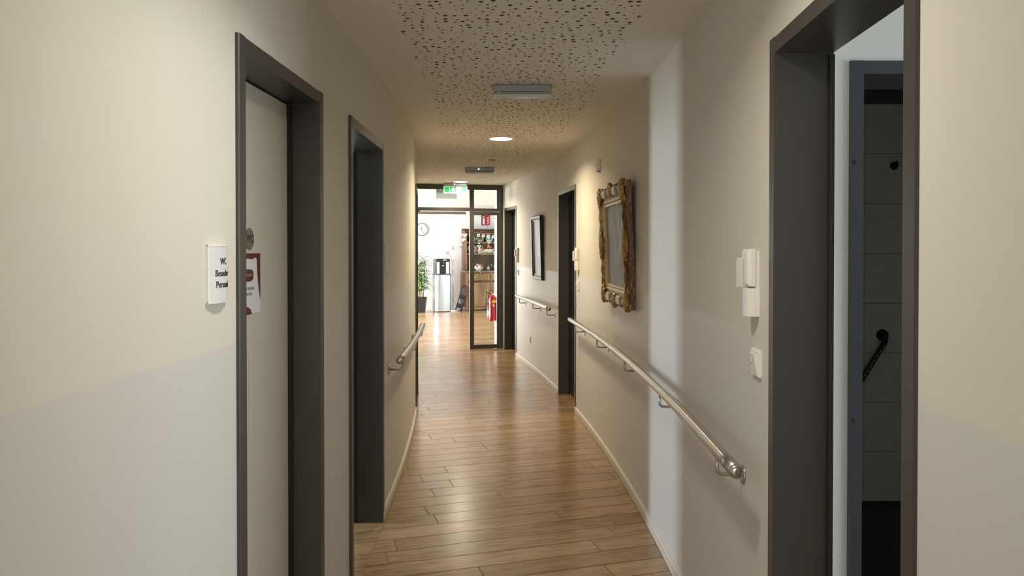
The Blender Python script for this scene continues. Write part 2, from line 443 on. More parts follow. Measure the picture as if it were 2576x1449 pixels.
for r in range(r0, r1):
    yo = r*PW; sh = rnd.uniform(0, PL)
    # row crosses the corridor near local x of centre
    for k in range(-3, 5):
        x0 = k*PL+sh-1.0; x1 = x0+PL
        poly = [PD*a + PN*b for a, b in ((x0+gap, yo+gap), (x1-gap, yo+gap), (x1-gap, yo+PW-gap), (x0+gap, yo+PW-gap))]
        for side in (1, -1):
            for _ in range(1):
                c = sum(poly, Vector())/max(1, len(poly)) if poly else None
                if not poly: break
                # tangent of the wall where this plank meets it
                e = PD*0 + c
                # walk along the plank direction to the wall
                q = c.copy()
                for it in range(4):
                    q = q + PD*((wx(side, q.y)-q.x)/PD.x)
                n = into(side, q.y)
                p0 = P(side, q.y, 0.0155)
                poly = clip(poly, p0, n)
        if len(poly) < 3: continue
        ar = 0
        for i in range(len(poly)):
            a, b = poly[i], poly[(i+1) % len(poly)]; ar += a.x*b.y-a.y*b.x
        if abs(ar) < 0.012: continue
        cx = sum(poly, Vector())/len(poly)
        if cx.y < 0.2 or cx.y > 8.4: continue
        loc = [rotm.inverted() @ (p-cx) for p in poly]
        mb = MB(); m = len(loc); ins = 0.0022
        top = [p*(1) for p in loc]
        cc = sum(loc, Vector())/m
        inn = []
        for p in loc:
            dlt = cc-p; inn.append(Vector((p.x + math.copysign(min(ins, abs(dlt.x)), dlt.x), p.y + math.copysign(min(ins, abs(dlt.y)), dlt.y), 0)))
        vs = [(p.x, p.y, -0.0012) for p in loc] + [(p.x, p.y, -0.0006) for p in loc] + [(p.x, p.y, 0) for p in inn]
        fs = [tuple(range(2*m, 3*m)), tuple(range(m))[::-1]]
        for i in range(m):
            j = (i+1) % m; fs += [(i, j, m+j, m+i), (m+i, m+j, 2*m+j, 2*m+i)]
        mb.add(vs, fs)
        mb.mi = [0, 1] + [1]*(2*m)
        o = mb.build('plank', [M['plank'], M['groove_shade']], floor)
        o.matrix_local = Matrix.Translation(rotm.inverted() @ cx)

# ------------------------------------------------------------------ ceiling with scattered perforation
FW = 0.52; CELL = 0.0435
def CPt(a, d, z=H): return (0.02 - bow(d) + a, d, z)
mb = MB()
nd = 60
ya, yb = -1.0, 11.0
for i in range(nd):
    d1, d2 = ya+(yb-ya)*i/nd, ya+(yb-ya)*(i+1)/nd
    for a0, a1 in ((-0.95, -FW), (FW, 0.95)):
        mb.add([CPt(a0, d1), CPt(a1, d1), CPt(a1, d2), CPt(a0, d2)], [(0, 1, 2, 3)])
for d1, d2 in ((-3.6, -1.0),):
    mb.add([CPt(-1, d1), CPt(1, d1), CPt(.95, d2), CPt(-.95, d2)], [(0, 1, 2, 3)])
mb.add([CPt(-.95, 11.0), CPt(.95, 11.0), (0.3, 11.5, H), (-2.0, 11.5, H)], [(0, 1, 2, 3)])
mb.box(-7, 2.2, -4, 21, 2.62, 2.70)          # slab above the suspended boards
ceil = mb.build('ceiling', M['ceil']); ceil['kind'] = 'structure'
mb = MB(); rp = random.Random(5)
na = int(round(2*FW/CELL)); ca = 2*FW/na; ncell = int(round((yb-ya)/CELL)); cd = (yb-ya)/ncell
for i in range(ncell):
    dd0 = ya+i*cd
    seg = 16 if dd0 < 6.0 else 8
    sh_ = rp.uniform(.02, .98)*ca
    for e0, e1 in ((-FW, -FW+sh_), (FW-(ca-sh_), FW)):
        mb.add([CPt(e0, dd0), CPt(e1, dd0), CPt(e1, dd0+cd), CPt(e0, dd0+cd)], [(0, 1, 2, 3)])
    for j in range(na-1):
        a0 = -FW+sh_+j*ca
        if rp.random() < 0.07:
            mb.add([CPt(a0, dd0), CPt(a0+ca, dd0), CPt(a0+ca, dd0+cd), CPt(a0, dd0+cd)], [(0, 1, 2, 3)]); continue
        rad = rp.choice((0.0098, 0.0078, 0.0062, 0.0062, 0.0038, 0.0038, 0.0038))
        fr = ca/2-rad-0.001
        ha, hd = a0+ca/2+rp.uniform(-fr, fr), dd0+cd/2+rp.uniform(-fr, fr)
        sq = []; ci = []
        for k in range(seg):
            q = 2*pi*k/seg + pi/4
            c_, s_ = cos(q), sin(q); mxx = max(abs(c_), abs(s_))
            sq.append(CPt(a0+ca/2+c_/mxx*ca/2, dd0+cd/2+s_/mxx*cd/2))
            ci.append((ha+rad*c_, hd+rad*s_))
        vs = sq + [CPt(x, y) for x, y in ci] + [CPt(x, y, H+0.012) for x, y in ci]
        b = len(mb.v); mb.v += vs
        for k in range(seg):
            l = (k+1) % seg
            mb.f.append([b+k, b+l, b+seg+l, b+seg+k]); mb.mi.append(0); mb.sm.append(False)
            mb.f.append([b+seg+k, b+seg+l, b+2*seg+l, b+2*seg+k]); mb.mi.append(1); mb.sm.append(False)
        mb.f.append([b+2*seg+k for k in range(seg)]); mb.mi.append(1); mb.sm.append(False)
pf = mb.build('perforated_board', [M['ceil'], M['hole']], ceil); pf['kind'] = 'stuff'

# ------------------------------------------------------------------ doors
def make_door(n, side, a, b, leaf=None, open_hinge=None, leaf_mat=None, fm=None, swing=95):
    d = (a+b)/2; root = struct_empty('door_%d' % n, WF(side, d, 0)); hw = (b-a)/2; fm = fm or M['frame']
    ow = hw-CAS; zt = DTOP-CAS; SY = 0.098 if leaf == 'closed' else WT-0.005
    for sgn in (-1, 1):
        k = MB()
        prof = [(hw, -0.006), (hw, 0.002), (ow+0.001, 0.002), (ow+0.001, WT+0.010), (ow-0.012, WT+0.010), (ow-0.012, -0.009), (hw-0.003, -0.009)]
        k.prism([(sgn*x, y) for x, y in prof], 0.0, zt-0.014 if False else DTOP, 'z')
        o = k.build('jamb', fm, root)
        k = MB().box(sgn*(ow-0.018)-0.0055, sgn*(ow-0.018)+0.0055, SY, SY+0.014, 0, zt-0.02); k.build('door_seal', M['seal'], root)
    k = MB()
    prof = [(-0.006, DTOP), (0.002, DTOP), (0.002, zt-0.001), (WT+0.010, zt-0.001), (WT+0.010, zt-0.012), (-0.009, zt-0.012), (-0.009, DTOP-0.003)]
    k.prism(prof, -ow+0.0125, ow-0.0125, 'x'); k.build('head', fm, root)
    lw = ow-0.017; lz = zt-0.018
    if leaf == 'closed':
        o = MB().box(-lw, lw, 0.115, 0.157, 0.006, lz).build('leaf', leaf_mat, root)
        bevel(o, 0.002)
        h = MB()
        hx = side*(lw-0.065)
        h.tube([(hx, 0.115, 1.05), (hx, 0.076, 1.05), (hx-side*0.012, 0.070, 1.05), (hx-side*0.10, 0.070, 1.05)], 0.0095, 10)
        h.lathe([(0.026, 0.104), (0.026, 0.115)], hx, 0, 20, axis='y', cz=1.05)
        h.build('handle', M['steel'], o)
    elif leaf == 'open':
        sg = open_hinge
        piv = (sg*lw, WT+0.014)
        # leaf stands open at about 95 degrees into the room
        L = 2*lw; ang = R(swing)*(-sg)
        o = MB().box(min(0, -sg*L), max(0, -sg*L), 0.0, 0.042, 0.006, lz).build('leaf', leaf_mat, root)
        o.matrix_local = Matrix.Translation((piv[0]+sg*0.06, piv[1]+0.01, 0)) @ Matrix.Rotation(ang, 4, 'Z')
        bevel(o, 0.002)
    return root
door1 = make_door(1, -1, 2.05, 2.87, 'closed', leaf_mat=M['leaf_light'])
door2 = make_door(2, -1, 3.33, 4.23, 'open', -1, M['leaf_light'], swing=54)
door3 = make_door(3, -1, 6.95, 7.85, 'closed', leaf_mat=M['leaf_dark'])
door4 = make_door(4, 1, 1.28, 2.14, 'open', 1, M['leaf_light'])
door5 = make_door(5, 1, 6.95, 7.90, 'closed', leaf_mat=M['leaf_dark'])
door6 = make_door(6, 1, 10.50, 11.34, 'closed', leaf_mat=M['leaf_dark'])

# ------------------------------------------------------------------ room behind the open left door (daylit)
def wallbox(name, boxes, m, kind='structure'):
    k = MB()
    for b in boxes: k.box(*b)
    o = k.build(name, m); o['kind'] = kind; return o
XW = -4.9
wallbox('wall_office_near', [(XW, -0.93, 2.92, 3.02, 0, H)], M['white_wall'])
wallbox('wall_office_far', [(XW, -0.95, 5.3, 5.4, 0, H)], M['white_wall'])
wallbox('wall_office_window', [(XW-.12, XW, 2.92, 4.10, 0, H), (XW-.12, XW, 4.50, 5.4, 0, H), (XW-.12, XW, 4.10, 4.50, 0, .25), (XW-.12, XW, 4.10, 4.50, 2.32, H)], M['white_wall'])
wallbox('ceiling_office', [(XW, -0.95, 3.02, 5.3, H, H+.05)], M['white_wall'])
wd = struct_empty('window_2', TR(XW-.06, 4.30, .25))
m_ = MB()
for y0, y1, z0, z1 in ((-.20, -.17, 0, 2.07), (.17, .20, 0, 2.07), (-.17, .17, 0, .05), (-.17, .17, 2.02, 2.07)): m_.box(-.02, .02, y0, y1, z0, z1)
m_.build('window_frame', M['white_pl'], wd)
MB().box(-.003, .003, -.17, .17, .05, 2.02).build('pane', M['glass'], wd)

# ------------------------------------------------------------------ bedroom and bathroom behind the open right door
XB = 4.7
YI = 2.37                                   # inner wall with the bathroom door
bx0 = 1.07                                  # outer edge of the bathroom door frame
wallbox('wall_bathroom', [(0.885, bx0+.031, YI, YI+.18, 0, H), (bx0+1.0-.031, XB, YI, YI+.18, 0, H), (bx0+.031, bx0+1.0-.031, YI, YI+.18, DTOP-.031, H)], M['white_wall'])
wallbox('wall_bedroom_near', [(0.95, XB, -2.3, -2.2, 0, H)], M['white_wall'])
wallbox('wall_bedroom_window', [(XB, XB+.12, -2.3, 0.08, 0, H), (XB, XB+.12, 2.02, 2.55, 0, H), (XB, XB+.12, 0.08, 2.02, 0, .55), (XB, XB+.12, 0.08, 2.02, 2.36, H)], M['white_wall'])
wallbox('ceiling_bedroom', [(0.95, XB, -2.2, YI, H, H+.05)], M['white_wall'])
wallbox('floor_bedroom', [(2.2, XB, -2.2, YI, -.1, -.002)], M['floor'])
wd = struct_empty('window_3', TR(XB+.06, 1.05, .55))
m_ = MB()
for y0, y1, z0, z1 in ((-.97, -.91, 0, 1.81), (.91, .97, 0, 1.81), (-.91, .91, 0, .06), (-.91, .91, 1.75, 1.81), (-.03, .03, .06, 1.75)): m_.box(-.025, .025, y0, y1, z0, z1)
m_.build('window_frame', M['white_pl'], wd)
for y0, y1 in ((-.91, -.03), (.03, .91)): MB().box(-.003, .003, y0, y1, .06, 1.75).build('pane', M['glass'], wd)
# bathroom door frame
dr = struct_empty('door_7', TR(bx0+0.5, YI, 0))
for sg in (-1, 1):
    k = MB(); prof = [(.5, -.008), (.5, -.0005), (.4685, -.0005), (.4685, .19), (.458, .19), (.458, -.011), (.497, -.011)]
    k.prism([(sg*x, y) for x, y in prof], 0, DTOP, 'z'); k.build('jamb', M['blue_frame'], dr)
k = MB(); k.prism([(-.008, DTOP), (-.0005, DTOP), (-.0005, DTOP-.032), (.19, DTOP-.032), (.19, DTOP-.042), (-.011, DTOP-.042), (-.011, DTOP-.003)], -.4575, .4575, 'x')
k.build('head', M['blue_frame'], dr)
for z in (0.22, 1.0, 1.82):
    MB().lathe([(0.006, -0.015), (0.006, -0.0112)], -.481, 0, 10, axis='y', cz=z).build('screw_cap', M['blue_frame'], dr)
# bathroom shell
YT = 4.50
wallbox('wall_bath_side', [(XB-1.5, XB-1.4, YI+.18, YT+.12, 0, H), (0.95, 1.0, YI+.18, YT+.12, 0, H)], M['white_wall'])
bt = wallbox('wall_bath_tiled', [(1.0, XB-1.5, YT, YT+.12, 0, H)], M['grout'])
wallbox('ceiling_bath', [(1.0, XB-1.5, YI+.18, YT, H, H+.05)], M['white_wall'])
wallbox('floor_bath', [(1.0, XB-1.5, YI+.19, YT, -.0012, .004)], M['dark_floor'])
tme = None
for r in range(8):
    for c in range(4):
        x0 = 2.128-.6+.6*c-0.0
        if tme is None:
            o = MB().rbox(.0012, .5988, -.007, 0, .0012, .2988, .0015).build('tile', M['tile'], bt); tme = o.data
        else:
            o = bpy.data.objects.new('tile', tme); C.objects.link(o); o.parent = bt
        if x0+.6 > XB-1.5: o.scale.x = (XB-1.5-x0)/.6
        o.location = (x0, YT, .013+.3*r)
for r in range(8):
    o = MB().rbox(.0012, .5268, -.007, 0, .0012, .2988, .0015).build('tile', M['tile'], bt); o.location = (1.0, YT, .013+.3*r)
gb = thing('grab_bar', 'black diagonal grab bar on the dark tiled bathroom wall', 'grab bar', TR(2.235, YT-.007, 1.02))
k = MB(); k.lathe([(.034, -.012), (.036, -.006), (.036, 0)], 0, 0, 24, axis='y'); k.build('mounting_plate', M['bl_pl'], gb)
k = MB(); k.lathe([(.034, -.012), (.036, -.006), (.036, 0)], -.30, 0, 24, axis='y', cz=-.50); k.build('mounting_plate', M['bl_pl'], gb)
path = [(0, -.012, 0), (-.004, -.05, -.006), (-.015, -.066, -.03)] + [(-.015-.27*t, -.068, -.03-.44*t) for t in (.1, .3, .5, .7, .9, 1)] + [(-.296, -.05, -.494), (-.30, -.012, -.50)]
MB().tube(path, .0165, 14).build('bar', M['bl_pl'], gb)
for q in range(14):
    t = .05+q*.066
    p0 = Vector((-.015-.27*t, -.0855, -.03-.44*t)); p1 = Vector((-.015-.27*(t+.035), -.0855, -.03-.44*(t+.035)))
    MB().tube([p0, p1], .0028, 6).build('glint_dash', M['chrome'], gb)  # bright dashes added to mimic highlights along the dark bar
hk = thing('robe_hook', 'small dark hook high on the tiled bathroom wall', 'hook', TR(2.30, YT-.007, 2.04))
MB().lathe([(.022, -.008), (.024, -.004), (.024, 0)], 0, 0, 20, axis='y').build('plate', M['bl_pl'], hk)
MB().tube([(0, -.008, 0), (0, -.045, 0), (-.01, -.055, .008), (-.012, -.058, .022)], .0075, 10).build('peg', M['bl_pl'], hk)

# ------------------------------------------------------------------ handrails
def handrail(side, a, b, plates, label, z=0.89, off=0.085, r=0.0212):
    root = thing('handrail', label, 'handrail', Matrix.Translation(P(side, (a+b)/2, off, 0)), 'steel handrails along the corridor')
    inv = root.matrix_world.inverted()
    n = max(8, int((b-a)/0.12))
    pts = [P(side, a+(b-a)*i/n, off, z) for i in range(n+1)]
    MB().tube([inv @ p for p in pts], r, 24).build('rail', M['steel'], root)
    for e, f in ((0, 1), (-1, -2)):
        t = (pts[e]-pts[f]).normalized()
        MB().tube([inv @ (pts[e]+t*q) for q in (0.0, .006, .0115, .014)], [r*1.02, r*1.02, r*.8, r*.35], 24).build('end_cap', M['steel'], root)
    for d in plates:
        k = MB(); t = tang(d)
        pa = [P(side, d, off, z-.015), P(side, d, off, z-.06)]
        for q in range(1, 6):
            an = q*pi/10; pa.append(P(side, d, off-.02+.02*cos(an), z-.06-.02*sin(an)))
        pa.append(P(side, d, .003, z-.08))
        k.tube([inv @ p for p in pa], .0062, 12); bo = k.build('bracket', M['steel'], root)
        nn = into(side, d)
        m4 = WF(side, d, z-.08)
        k = MB(); k.lathe([(.029, -.006), (.031, -.003), (.031, 0)], 0, 0, 24, axis='y')
        o = k.build('wall_plate', M['steel'], bo); o.matrix_local = inv @ m4
    return root
handrail(1, 2.185, 6.80, (2.42, 3.45, 4.45, 5.50, 6.52), 'long curved steel handrail under the gold-framed painting')
handrail(1, 7.98, 10.10, (8.12, 9.0, 9.9), 'steel handrail under the black-framed picture')
handrail(-1, 4.34, 6.32, (4.50, 5.38, 6.2), 'short steel handrail on the left wall')

# ------------------------------------------------------------------ curved sign plates and call lights
def curved_plate(name, mats, parent, wd, ht, bulge, z0, y=0, th=0.003, n=14):
    k = MB(); pts = []
    def f(x): return y-bulge*(1-(2*x/wd)**2)
    xs = [-wd/2+wd*i/n for i in range(n+1)]
    k.prism([(x, f(x)) for x in xs]+[(x, f(x)+th) for x in xs[::-1]], z0, z0+ht, 'z', smooth=False)
    return k.build(name, mats, parent), f
def body_curved(name, m, parent, wd, ht, bulge, z0, y=0):
    k = MB(); n = 14; xs = [-wd/2+wd*i/n for i in range(n+1)]
    k.prism([(x, y-bulge*(1-(2*x/wd)**2)) for x in xs]+[(wd/2, 0), (-wd/2, 0)], z0, z0+ht, 'z')
    return k.build(name, m, parent)

# sign beside the toilet door
sg = thing('door_sign', 'white curved sign reading WC Besucher Personal beside first door', 'sign', WF(-1, 1.922, 1.482), 'curved wall signs')
W_, H_ = .116, .150
body_curved('holder', M['white_pl'], sg, W_, H_, .012, -H_/2, -.008)
pp, f = curved_plate('paper_insert', M['paper'], sg, W_-.012, H_-.012, .0100, -H_/2+.006, -.0112, .001)
for s, zz in (('WC', .031), ('Besucher', .001), ('Personal', -.028)):
    text('lettering', s, .0242, M['ink'], pp, TR(.001, -.0009, zz), bend=lambda x: f(x+.001), sx=.84)
for zz in (-H_/2+.001, H_/2-.005):
    curved_plate('rim', M['white_pl'], sg, W_, .004, .0135, zz, -.009, .006)

def call_unit(d, label, txt=True, name='call_light'):
    root = thing(name, label, 'sign', WF(1, d, 1.505), 'call units beside the room doors')
    MB().box(-.032, .032, -.012, 0, -.162, .035).build('back_box', M['white_pl'], root)
    # upper lamp: rounded white shade
    o = MB().rbox(-.036, .036, -.036, -.010, -.075, .040, .008).build('lamp_cover', M['white_pl'], root)
    bevel(o, .003)
    o = MB().box(-.034, -.004, -.052, -.0365, -.080, .012).build('lens_tab', M['acrylic'], root); bevel(o, .002)
    MB().box(-.030, -.008, -.0366, -.032, -.0785, .004).build('tab_mount', M['white_pl'], root)
    b = body_curved('name_holder', M['white_pl'], root, .072, .086, .024, -.165, -.016)
    p, f = curved_plate('name_card', M['paper'], root, .064, .078, .0220, -.161, -.0192, .001)
    if txt:
        for zz, hw, h in ((-.106, .010, .006), (-.127, .013, .008), (-.138, .008, .005)):
            k = MB(); x = -.018-hw
            k2 = 0
            while x < -.018+hw:
                k.box(x, x+.0028, f(x)-.0006, f(x)-.0001, zz-h/2, zz+h/2); x += .0045
            k.build('printed_line', M['ink_soft'], p)
    return root
call_unit(2.285, 'white call light and name plate above the switch at right door')
call_unit(6.82, 'white call light and name plate past the gold-framed painting')
call_unit(10.38, 'smallest white call light, beyond the black-framed picture', txt=False)

def switch(d, z, label, group='light switches and sockets', side=1, sock=False):
    root = thing('light_switch' if not sock else 'wall_socket', label, 'light switch' if not sock else 'socket', WF(side, d, z), group)
    o = MB().rbox(-.0405, .0405, -.012, 0, -.0405, .0405, .004).build('frame_plate', M['white_pl'], root)
    if sock:
        MB().lathe([(.021, -.0125), (.021, -.0135), (.019, -.0135), (.018, -.0122)], 0, 0, 24, axis='y').build('socket_cup', M['white_pl'], root)
        MB().lathe([(.018, -.0126), (.018, -.0122)], 0, 0, 20, axis='y').build('socket_face', M['acrylic'], root)
        for sx in (-.0095, .0095): MB().lathe([(.0026, -.0132), (.0026, -.0127)], sx, 0, 10, axis='y').build('pin_hole', M['ink'], root)
    else:
        k = MB(); k.add([(-.028, -.013, -.028), (.028, -.013, -.028), (.028, -.020, .028), (-.028, -.020, .028), (-.028, -.010, -.028), (.028, -.010, -.028), (.028, -.010, .028), (-.028, -.010, .028)],
                        [(0, 1, 2, 3), (4, 7, 6, 5), (0, 4, 5, 1), (1, 5, 6, 2), (2, 6, 7, 3), (3, 7, 4, 0)])
        o = k.build('rocker', M['white_pl'], root); bevel(o, .002)
        MB().box(-.021, -.003, -.0205, -.0175, .002, .02).build('symbol_window', M['acrylic'], o)
    return root
switch(2.262, 1.200, 'white rocker light switch beside the open right door')
switch(6.83, 1.20, 'white light switch between gold-framed painting and dark door')
switch(10.38, 1.20, 'tiny white light switch beyond the black-framed picture')
switch(9.60, 0.36, 'white socket low on the wall under the far handrail', sock=True)

# name plate by the second door on the left
sg2 = thing('door_sign', 'narrow white blank sign beside the open left door', 'sign', WF(-1, 4.40, 1.49), 'curved wall signs')
body_curved('holder', M['white_pl'], sg2, .12, .155, .020, -.0775, -.005)
curved_plate('paper_insert', M['paper'], sg2, .108, .07, .019, .003, -.0075, .001)
curved_plate('paper_insert', M['paper'], sg2, .108, .07, .019, -.0735, -.0075, .001)

# motion sensor on the right wall
ms = thing('motion_sensor', 'small white sensor box high on the wall above the gold-framed painting', 'sensor', WF(1, 5.86, 2.19), None)
o = MB().rbox(-.042, .042, -.030, 0, -.042, .048, .010).build('housing', M['white_pl'], ms)
MB().box(-.010, .010, -.0325, -.0295, -.022, .020).build('lens', M['gold_lt'], ms)
MB().box(-.030, .030, -.024, -.006, -.047, -.0425).build('vent', M['gr_pl'], ms)

# ------------------------------------------------------------------ round WC sign and notice on the toilet door leaf
LF = door1.matrix_world @ Matrix.Translation((0, .115, 0))
wc = thing('toilet_sign', 'round grey metal disc reading WC on the cream door', 'sign', LF @ Matrix.Translation((-.022, 0, 1.577)))
MB().lathe([(.036, 0), (.036, -.002), (.0345, -.003)], 0, 0, 40, axis='y').build('disc', M['sign_grey'], wc)
text('lettering', 'WC', .036, M['ink'], wc, TR(0, -.0032, 0), sx=.95)
nt_ = thing('notice', 'laminated paper notice with maroon corners on the cream door', 'notice', LF @ Matrix.Translation((-.035, 0, 1.43)))
PWd, PHt = .21, .20
MB().box(-PWd/2, PWd/2, -.0016, -.0004, -PHt/2, PHt/2).build('sheet', M['paper'], nt_)
def crv(n=14):
    pts = [(-.105, .1), (.105, .1), (.105, -.055)]
    for i in range(n+1):
        t = i/n; pts.append((.105-.030*sin(t*pi/2)**.8, -.055+.135*t))
    pts += [(.06, .086), (.03, .080), (-.01, .084), (-.05, .080), (-.105, .086)]
    return pts
MB().prism(crv(), -.0022, -.0017, 'y').build('maroon_border', M['maroon'], nt_)
MB().prism([(-.105, -.1), (.030, -.1), (.018, -.084), (-.01, -.074), (-.105, -.070)], -.0022, -.0017, 'y').build('maroon_corner', M['maroon'], nt_)
ov = []
for i in range(32):
    a = 2*pi*i/32; ov.append((-.005+.048*math.copysign(abs(cos(a))**.6, cos(a)), .028+.020*math.copysign(abs(sin(a))**.6, sin(a))))
o = MB().prism(ov, -.0024, -.0017, 'y').build('maroon_badge', M['maroon'], nt_)
text('lettering', 'BESUCHER', .012, M['gold_lt'], o, TR(.0, -.0026, .028))
text('lettering', 'IST FÜR PERSONAL', .0125, M['ink_soft'], nt_, TR(.0, -.0019, -.016))
text('lettering', 'BESUCHER', .0125, M['ink_soft'], nt_, TR(.0, -.0019, -.034))

# ------------------------------------------------------------------ pictures
def ornate_frame(d, z, W, Hh, label):
    m = WF(1, d, z) @ Matrix.Rotation(R(2.5), 4, 'X')
    root = thing('framed_painting', label, 'painting', m)
    off = .016
    prof = [(0.0, 0.0), (0.0, -.026), (.012, -.046), (.030, -.060), (.050, -.055), (.066, -.040), (.080, -.036), (.094, -.042), (.104, -.036), (.112, -.026), (.112, 0.0)]
    pm = [1, 1, 1, 0, 0, 0, 0, 2, 2, 2]
    hw, hh = W/2, Hh/2
    cs = [(-hw, -hh), (hw, -hh), (hw, hh), (-hw, hh)]
    names = ['bottom_rail', 'side_rail', 'top_rail', 'side_rail']
    for e in range(4):
        (xa, za), (xb, zb) = cs[e], cs[(e+1) % 4]
        L = math.hypot(xb-xa, zb-za); ux, uz = (xb-xa)/L, (zb-za)/L; nx, nz = -uz, ux
        k = MB(); ns = 24; np_ = len(prof)
        vs = []
        for i in range(ns+1):
            for (p, y) in prof:
                t = p + (L-2*p)*i/ns
                yy = y - .0035*sin(i*2.1+p*80)*(1 if y < -.04 else 0)
                vs.append((xa+ux*t+nx*p, yy-off, za+uz*t+nz*p))
        k.v = [tuple(v) for v in vs]
        for i in range(ns):
            for j in range(np_-1):
                k.f.append([i*np_+j, i*np_+j+1, (i+1)*np_+j+1, (i+1)*np_+j]); k.mi.append(pm[j]); k.sm.append(True)
        o = k.build(names[e], [M['gold'], M['gold_dk'], M['gold_lt']], root)
        # beading along the outer moulding
        nb = int((L-.24)/.020)
        kb = MB()
        for q in range(nb):
            t = .12+(L-.24)*(q+.5)/nb; p = .012
            kb.lump(xa+ux*t+nx*p, -.043-off, za+uz*t+nz*p, .0085, .0085, .009, 3, .1, 10)
        b = kb.build('beading', M['gold_dk'], o); b['kind'] = 'stuff'
    for x, zz in cs:
        sx, sz = math.copysign(1, x), math.copysign(1, zz)
        k = MB()
        k.lump(x-sx*.052, -.050-off, zz-sz*.052, .062, .062, .020, 7, .18)
        k.lump(x-sx*.016, -.034-off, zz-sz*.022, .028, .026, .020, 5, .2, 24)
        k.lump(x-sx*.028, -.034-off, zz-sz*.012, .026, .024, .020, 5, .2, 24)
        k.lump(x-sx*.018, -.042-off, zz-sz*.115, .026, .032, .014, 4, .2, 24)
        k.lump(x-sx*.125, -.042-off, zz-sz*.018, .032, .026, .014, 4, .2, 24)
        k.build('corner_ornament', M['gold'], root)
    for x, zz, rx, rz in ((0, hh-.030, .070, .050), (0, -hh+.030, .070, .050), (-hw+.035, 0, .060, .105), (hw-.035, 0, .060, .105)):
        k = MB(); k.lump(x, -.046-off, zz, rx, rz, .022, 9, .14)
        if rx > rz: k.lump(x, -.04-off, zz+math.copysign(.018, zz), rx*.6, .028, .022, 5, .2, 24)
        else: k.lump(x+math.copysign(.016, x), -.04-off, zz, .028, rz*.75, .022, 6, .16, 24)
        k.build('centre_ornament', M['gold'], root)
    for zz in (hh-.045, -hh+.045):
        for x in (-.19, .19):
            k = MB().rbox(x-.062, x+.062, -.066-off, -.045-off, zz-.030, zz+.030, .008); k.build('silver_panel', M['silver'], root)
    iw, ih = hw-.112, hh-.112
    k = MB()
    for x0, x1, z0, z1 in ((-iw, iw, ih-.018, ih), (-iw, iw, -ih, -ih+.018), (-iw, -iw+.018, -ih+.018, ih-.018), (iw-.018, iw, -ih+.018, ih-.018)):
        k.box(x0, x1, -.034-off, -.010-off, z0, z1)
    k.build('inner_slip', M['gold_lt'], root)
    MB().box(-iw+.016, iw-.016, -.020-off, -.012-off, -ih+.016, ih-.016).build('canvas', M['painting'], root)
    MB().box(-hw+.02, hw-.02, -.002-off, .0-off, -hh+.02, hh-.02).build('backing', M['gold_dk'], root)
    return root
ornate_frame(5.00, 1.565, .93, .80, 'grey painting in an ornate carved gold frame above the handrail')

m = WF(1, 9.02, 1.545) @ Matrix.Rotation(R(1.5), 4, 'X')
pc = thing('framed_picture', 'grey picture in a plain black frame beyond the dark door', 'picture', m)
hw, hh = .30, .385
prof = [(0, 0), (0, -.026), (.010, -.036), (.030, -.034), (.048, -.020), (.062, -.018), (.062, 0)]
cs = [(-hw, -hh), (hw, -hh), (hw, hh), (-hw, hh)]
for e in range(4):
    (xa, za), (xb, zb) = cs[e], cs[(e+1) % 4]
    L = math.hypot(xb-xa, zb-za); ux, uz = (xb-xa)/L, (zb-za)/L; nx, nz = -uz, ux
    k = MB(); vs = []
    for i in range(2):
        for p, y in prof:
            t = p+(L-2*p)*i; vs.append((xa+ux*t+nx*p, y-.010, za+uz*t+nz*p))
    n = len(prof); k.add(vs, [(j, j+1, n+j+1, n+j) for j in range(n-1)])
    k.build(('bottom_rail', 'side_rail', 'top_rail', 'side_rail')[e], M['black_fr'], pc)
MB().box(-hw+.058, hw-.058, -.020, -.012, -hh+.058, hh-.058).build('print', M['painting2'], pc)
MB().box(-hw+.01, hw-.01, -.0115, -.0095, -hh+.01, hh-.01).build('backing', M['black_fr'], pc)

# ------------------------------------------------------------------ ceiling fittings
def cx_at(px, y): return (px-1288)/FPX*y
def downlight(x, y, label, r=.1, power=DOWN_W, col=DOWN_COL):
    root = thing('downlight', label, 'ceiling light', TR(x, y, H), 'round ceiling downlights')
    MB().lathe([(r+.012, 0), (r+.012, -.004), (r+.006, -.008), (r-.002, -.008), (r-.002, 0)], 0, 0, 40, cap=False).build('trim_ring', M['white_pl'], root)
    MB().lathe([(r-.002, -.003), (r-.002, -.006), (r*.9, -.0095), (r*.5, -.012), (.002, -.0125)], 0, 0, 40).build('diffuser', M['lamp'], root)
    l = bpy.data.lights.new('lamp', 'AREA'); l.shape = 'DISK'; l.size = 2*r*.96; l.energy = power; l.color = col; l.spread = R(150)
    lo = bpy.data.objects.new('lamp', l); C.objects.link(lo); lo.parent = root; lo.location = (0, 0, -.0145)
    return root
downlight(cx_at(1260, 6.5), 6.5, 'bright round ceiling light nearest the camera')
downlight(cx_at(1159, 10.75), 10.75, 'small bright round ceiling light just before the exit sign')
downlight(.02, 1.65, 'round ceiling light above the first doors', power=10.5, col=(1.0, .95, .85))
downlight(-.15, -1.9, 'round ceiling light behind the viewer', power=10.5, col=(1.0, .95, .85))

